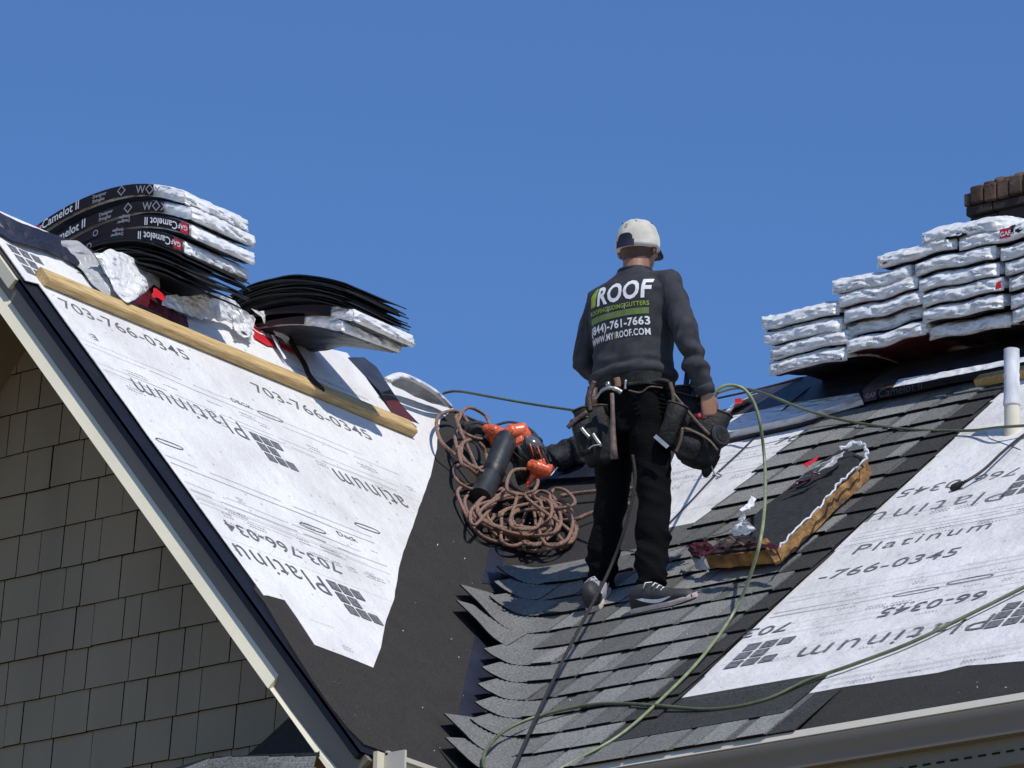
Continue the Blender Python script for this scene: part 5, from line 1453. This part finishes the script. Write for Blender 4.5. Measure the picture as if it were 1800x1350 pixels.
pouch((1038, 718), (1054, 816), .15, .13, .08, -.06, M['leather'], seed=5)
pouch((1020, 738), (1032, 800), .085, .08, .06, -.08, M['leather'], seed=6)
pouch((1042, 682), (1036, 735), .05, .06, .05, -.05, M['leatherb'], seed=7, lip=False)
def strap(pts_, w_, off, m, nm='strap', th=.004):
    P_ = spline([Q(x, y, off if not isinstance(off, list) else off[i]) for i, (x, y) in enumerate(pts_)], 6); mb = MB()
    mb.tube(P_, [(w_, th)]*len(P_), 8); return mb.build(nm, m, belt, True)
pouch((1150, 690), (1160, 770), .10, .12, .05, -.10, M['pants'], lip=False, seed=12)
pouch((1100, 690), (1102, 760), .10, .10, .04, -.08, M['pants'], lip=False, seed=13)
strap([(1178, 672), (1184, 700), (1178, 730), (1170, 760)], .010, -.17, M['leatherb'])
strap([(1182, 690), (1205, 718), (1228, 745), (1248, 765)], .008, -.17, M['leatherb'])
strap([(1203, 752), (1228, 762), (1248, 775), (1262, 792)], .009, -.18, M['leatherb'])
strap([(1200, 752), (1196, 775), (1188, 795)], .008, -.18, M['leatherb'])
strap([(1045, 670), (1036, 695), (1038, 722)], .011, -.10, M['leatherb']); strap([(998, 752), (1012, 738), (1032, 724)], .010, -.12, M['leatherb'])
strap([(1084, 664), (1086, 672), (1086, 680)], .014, -.155, M['leathert'], 'hammer_loop', .006)
strap([(1100, 668), (1099, 684)], .006, -.158, M['steel'], 'buckle', .004)
strap([(1102, 676), (1130, 672), (1160, 668), (1178, 672)], .014, -.155, M['leather'], 'padded_strap', .010)
strap([(1104, 686), (1126, 690), (1142, 680), (1165, 682)], .005, -.16, M['leatherb'])
for k in range(5): strap([(1108+k*2, 694+k*9), (1130, 690+k*9), (1160, 694+k*8), (1172, 700+k*6)], .004, -.142, M['pants'], 'cloth_fold', .006)
a = Q(1151, 766, -.22); b = Q(1174, 786, -.22); ax = (b-a).normalized(); sd = ax.cross(Fh)
mb = MB(); mb.box(a-sd*.009, b-a, sd*.018, Fh*.004); mb.build('metal_plate', M['steel'], belt)
strap([(1250, 818), (1256, 832), (1262, 838)], .004, -.10, M['steel'], 'carabiner'); strap([(1252, 836), (1262, 832), (1268, 836), (1258, 842)], .003, -.10, M['steel'], 'carabiner')
for pts_ in ([(1022, 752), (1030, 762), (1036, 768)], [(1042, 762), (1050, 774), (1058, 784)]):
    strap(pts_, .008, -.13, M['steel'], 'nail_set')
strap([(1034, 790), (1042, 784), (1054, 782)], .004, -.13, M['steel'], 'hook')
def tool(name, lab, cat): return empty(name, G(0, 0, .9), lab, cat)
ham = tool('hammer', 'worn claw hammer hanging head up from the back of the tool belt', 'hammer')
mb = MB(); mb.tube([Q(1076, 692, -.19), Q(1077, 720, -.19), Q(1077, 755, -.19), Q(1079, 790, -.19), Q(1080, 806, -.19)], [(.009, .011), (.009, .012), (.0125, .013), (.014, .014), (.017, .015)], 12)
mb.build('handle', M['hammerh'], ham, True)
mb = MB(); mb.tube(spline([Q(1047, 702, -.18), Q(1058, 687, -.19), Q(1072, 682, -.195), Q(1084, 685, -.195), Q(1092, 690, -.19)], 5), [.003]+[.006]*4+[.009]*8+[.011]*6+[.012]*2, 10)
mb.tube([Q(1068, 672, -.19), Q(1070, 680, -.19)], [.011, .010], 10); mb.build('head', M['steel'], ham, True)
tm = tool('tape_measure', 'round black tape measure hanging outside the right hand pouch', 'tape measure')
c = Q(1263, 768, -.14); ax = (Rh*.55-Fh*.8+UZ*.1).normalized()
mb = MB(); mb.tube([c-ax*.03, c-ax*.024, c+ax*.018, c+ax*.024], [.040, .048, .048, .042], 28); mb.build('case', M['blk'], tm, auto=40)
mb = MB(); mb.tube([c+ax*.022, c+ax*.027], [.030, .028], 24); mb.build('hub', M['leather'], tm, auto=40)
t2 = tool('nail_puller', 'bright metal and red tool sticking out of the pouch beside the right hand', 'tool')
c = Q(1236, 738, -.13); mb = MB(); mb.tube([Q(1220, 728, -.13), Q(1232, 730, -.14), Q(1246, 742, -.14), Q(1250, 752, -.13)], [.010, .020, .017, .012], 12); mb.build('body', M['steel'], t2, True)
mb = MB(); mb.ell(Q(1228, 732, -.155), (.014, .010, .013), 8); mb.build('red_knob', M['red'], t2, True)
t3 = tool('snips', 'dark blue handled snips standing in the right side pouch', 'snips')
mb = MB(); mb.tube([Q(1209, 655, -.10), Q(1206, 678, -.10), Q(1202, 702, -.10)], [(.013, .008), (.012, .008), (.010, .007)], 10); mb.tube([Q(1219, 652, -.10), Q(1214, 680, -.10), Q(1206, 702, -.10)], [(.006, .008), (.006, .008), (.006, .007)], 8); mb.build('handle', M['blueg'], t3, True)
t4 = tool('flashlight', 'silver capped blue flashlight standing in the right side pouch', 'flashlight')
mb = MB(); mb.tube([Q(1227, 660, -.10), Q(1226, 664, -.10), Q(1222, 682, -.10)], [.011, .014, .013], 14); mb.build('cap', M['steel'], t4, auto=40)
mb = MB(); mb.tube([Q(1222, 682, -.10), Q(1216, 708, -.10)], [.014, .015], 14); mb.build('grip', M['blueg'], t4, True)
gl = tubeobj('lanyard', 'short dark lanyard curling from the worker belt to his right hand', 'lanyard', [Q(1232, 690, -.10), Q(1240, 702, -.10), Q(1252, 706, -.08), Q(1262, 690, -.05)], .004, M['roped'])

# ------------------------------------------------------------------ crumbs of granules, staples and scraps on the roof
rn = random.Random(77); mb = MB()
for i in range(230):
    x, y = rn.uniform(560, 1790), rn.uniform(820, 1345)
    if 960 < x < 1240 and y < 1080: continue
    lift_ = .006 if rn.random() < .5 else .03
    a, b = PM(x, y, .004), PL(x, y, .004); on_m = TP*a.y >= -TG*a.x; p = a if on_m else b
    if p.y < -.6 or (on_m and p.y < .03) or (not on_m and p.x > -.05): continue
    if on_m and (p.x < .52) and p.z < 2.2: p = PM(x, y, .036)
    r_ = rn.uniform(.0012, .0032); d1 = V((rn.uniform(-1, 1), rn.uniform(-1, 1), rn.uniform(-.3, 1))).normalized()*r_*rn.uniform(1, 2.4); d2 = d1.orthogonal().normalized()*r_
    mb.add([p-d1, p+d2, p+d1, p-d2, p+(nM if on_m else nL)*r_*.8], [(0, 1, 4), (1, 2, 4), (2, 3, 4), (3, 0, 4)])
tag(mb.build('roof_crumbs', M['white']), 'tiny pale crumbs and scraps scattered over the roof', 'debris', kind='stuff')
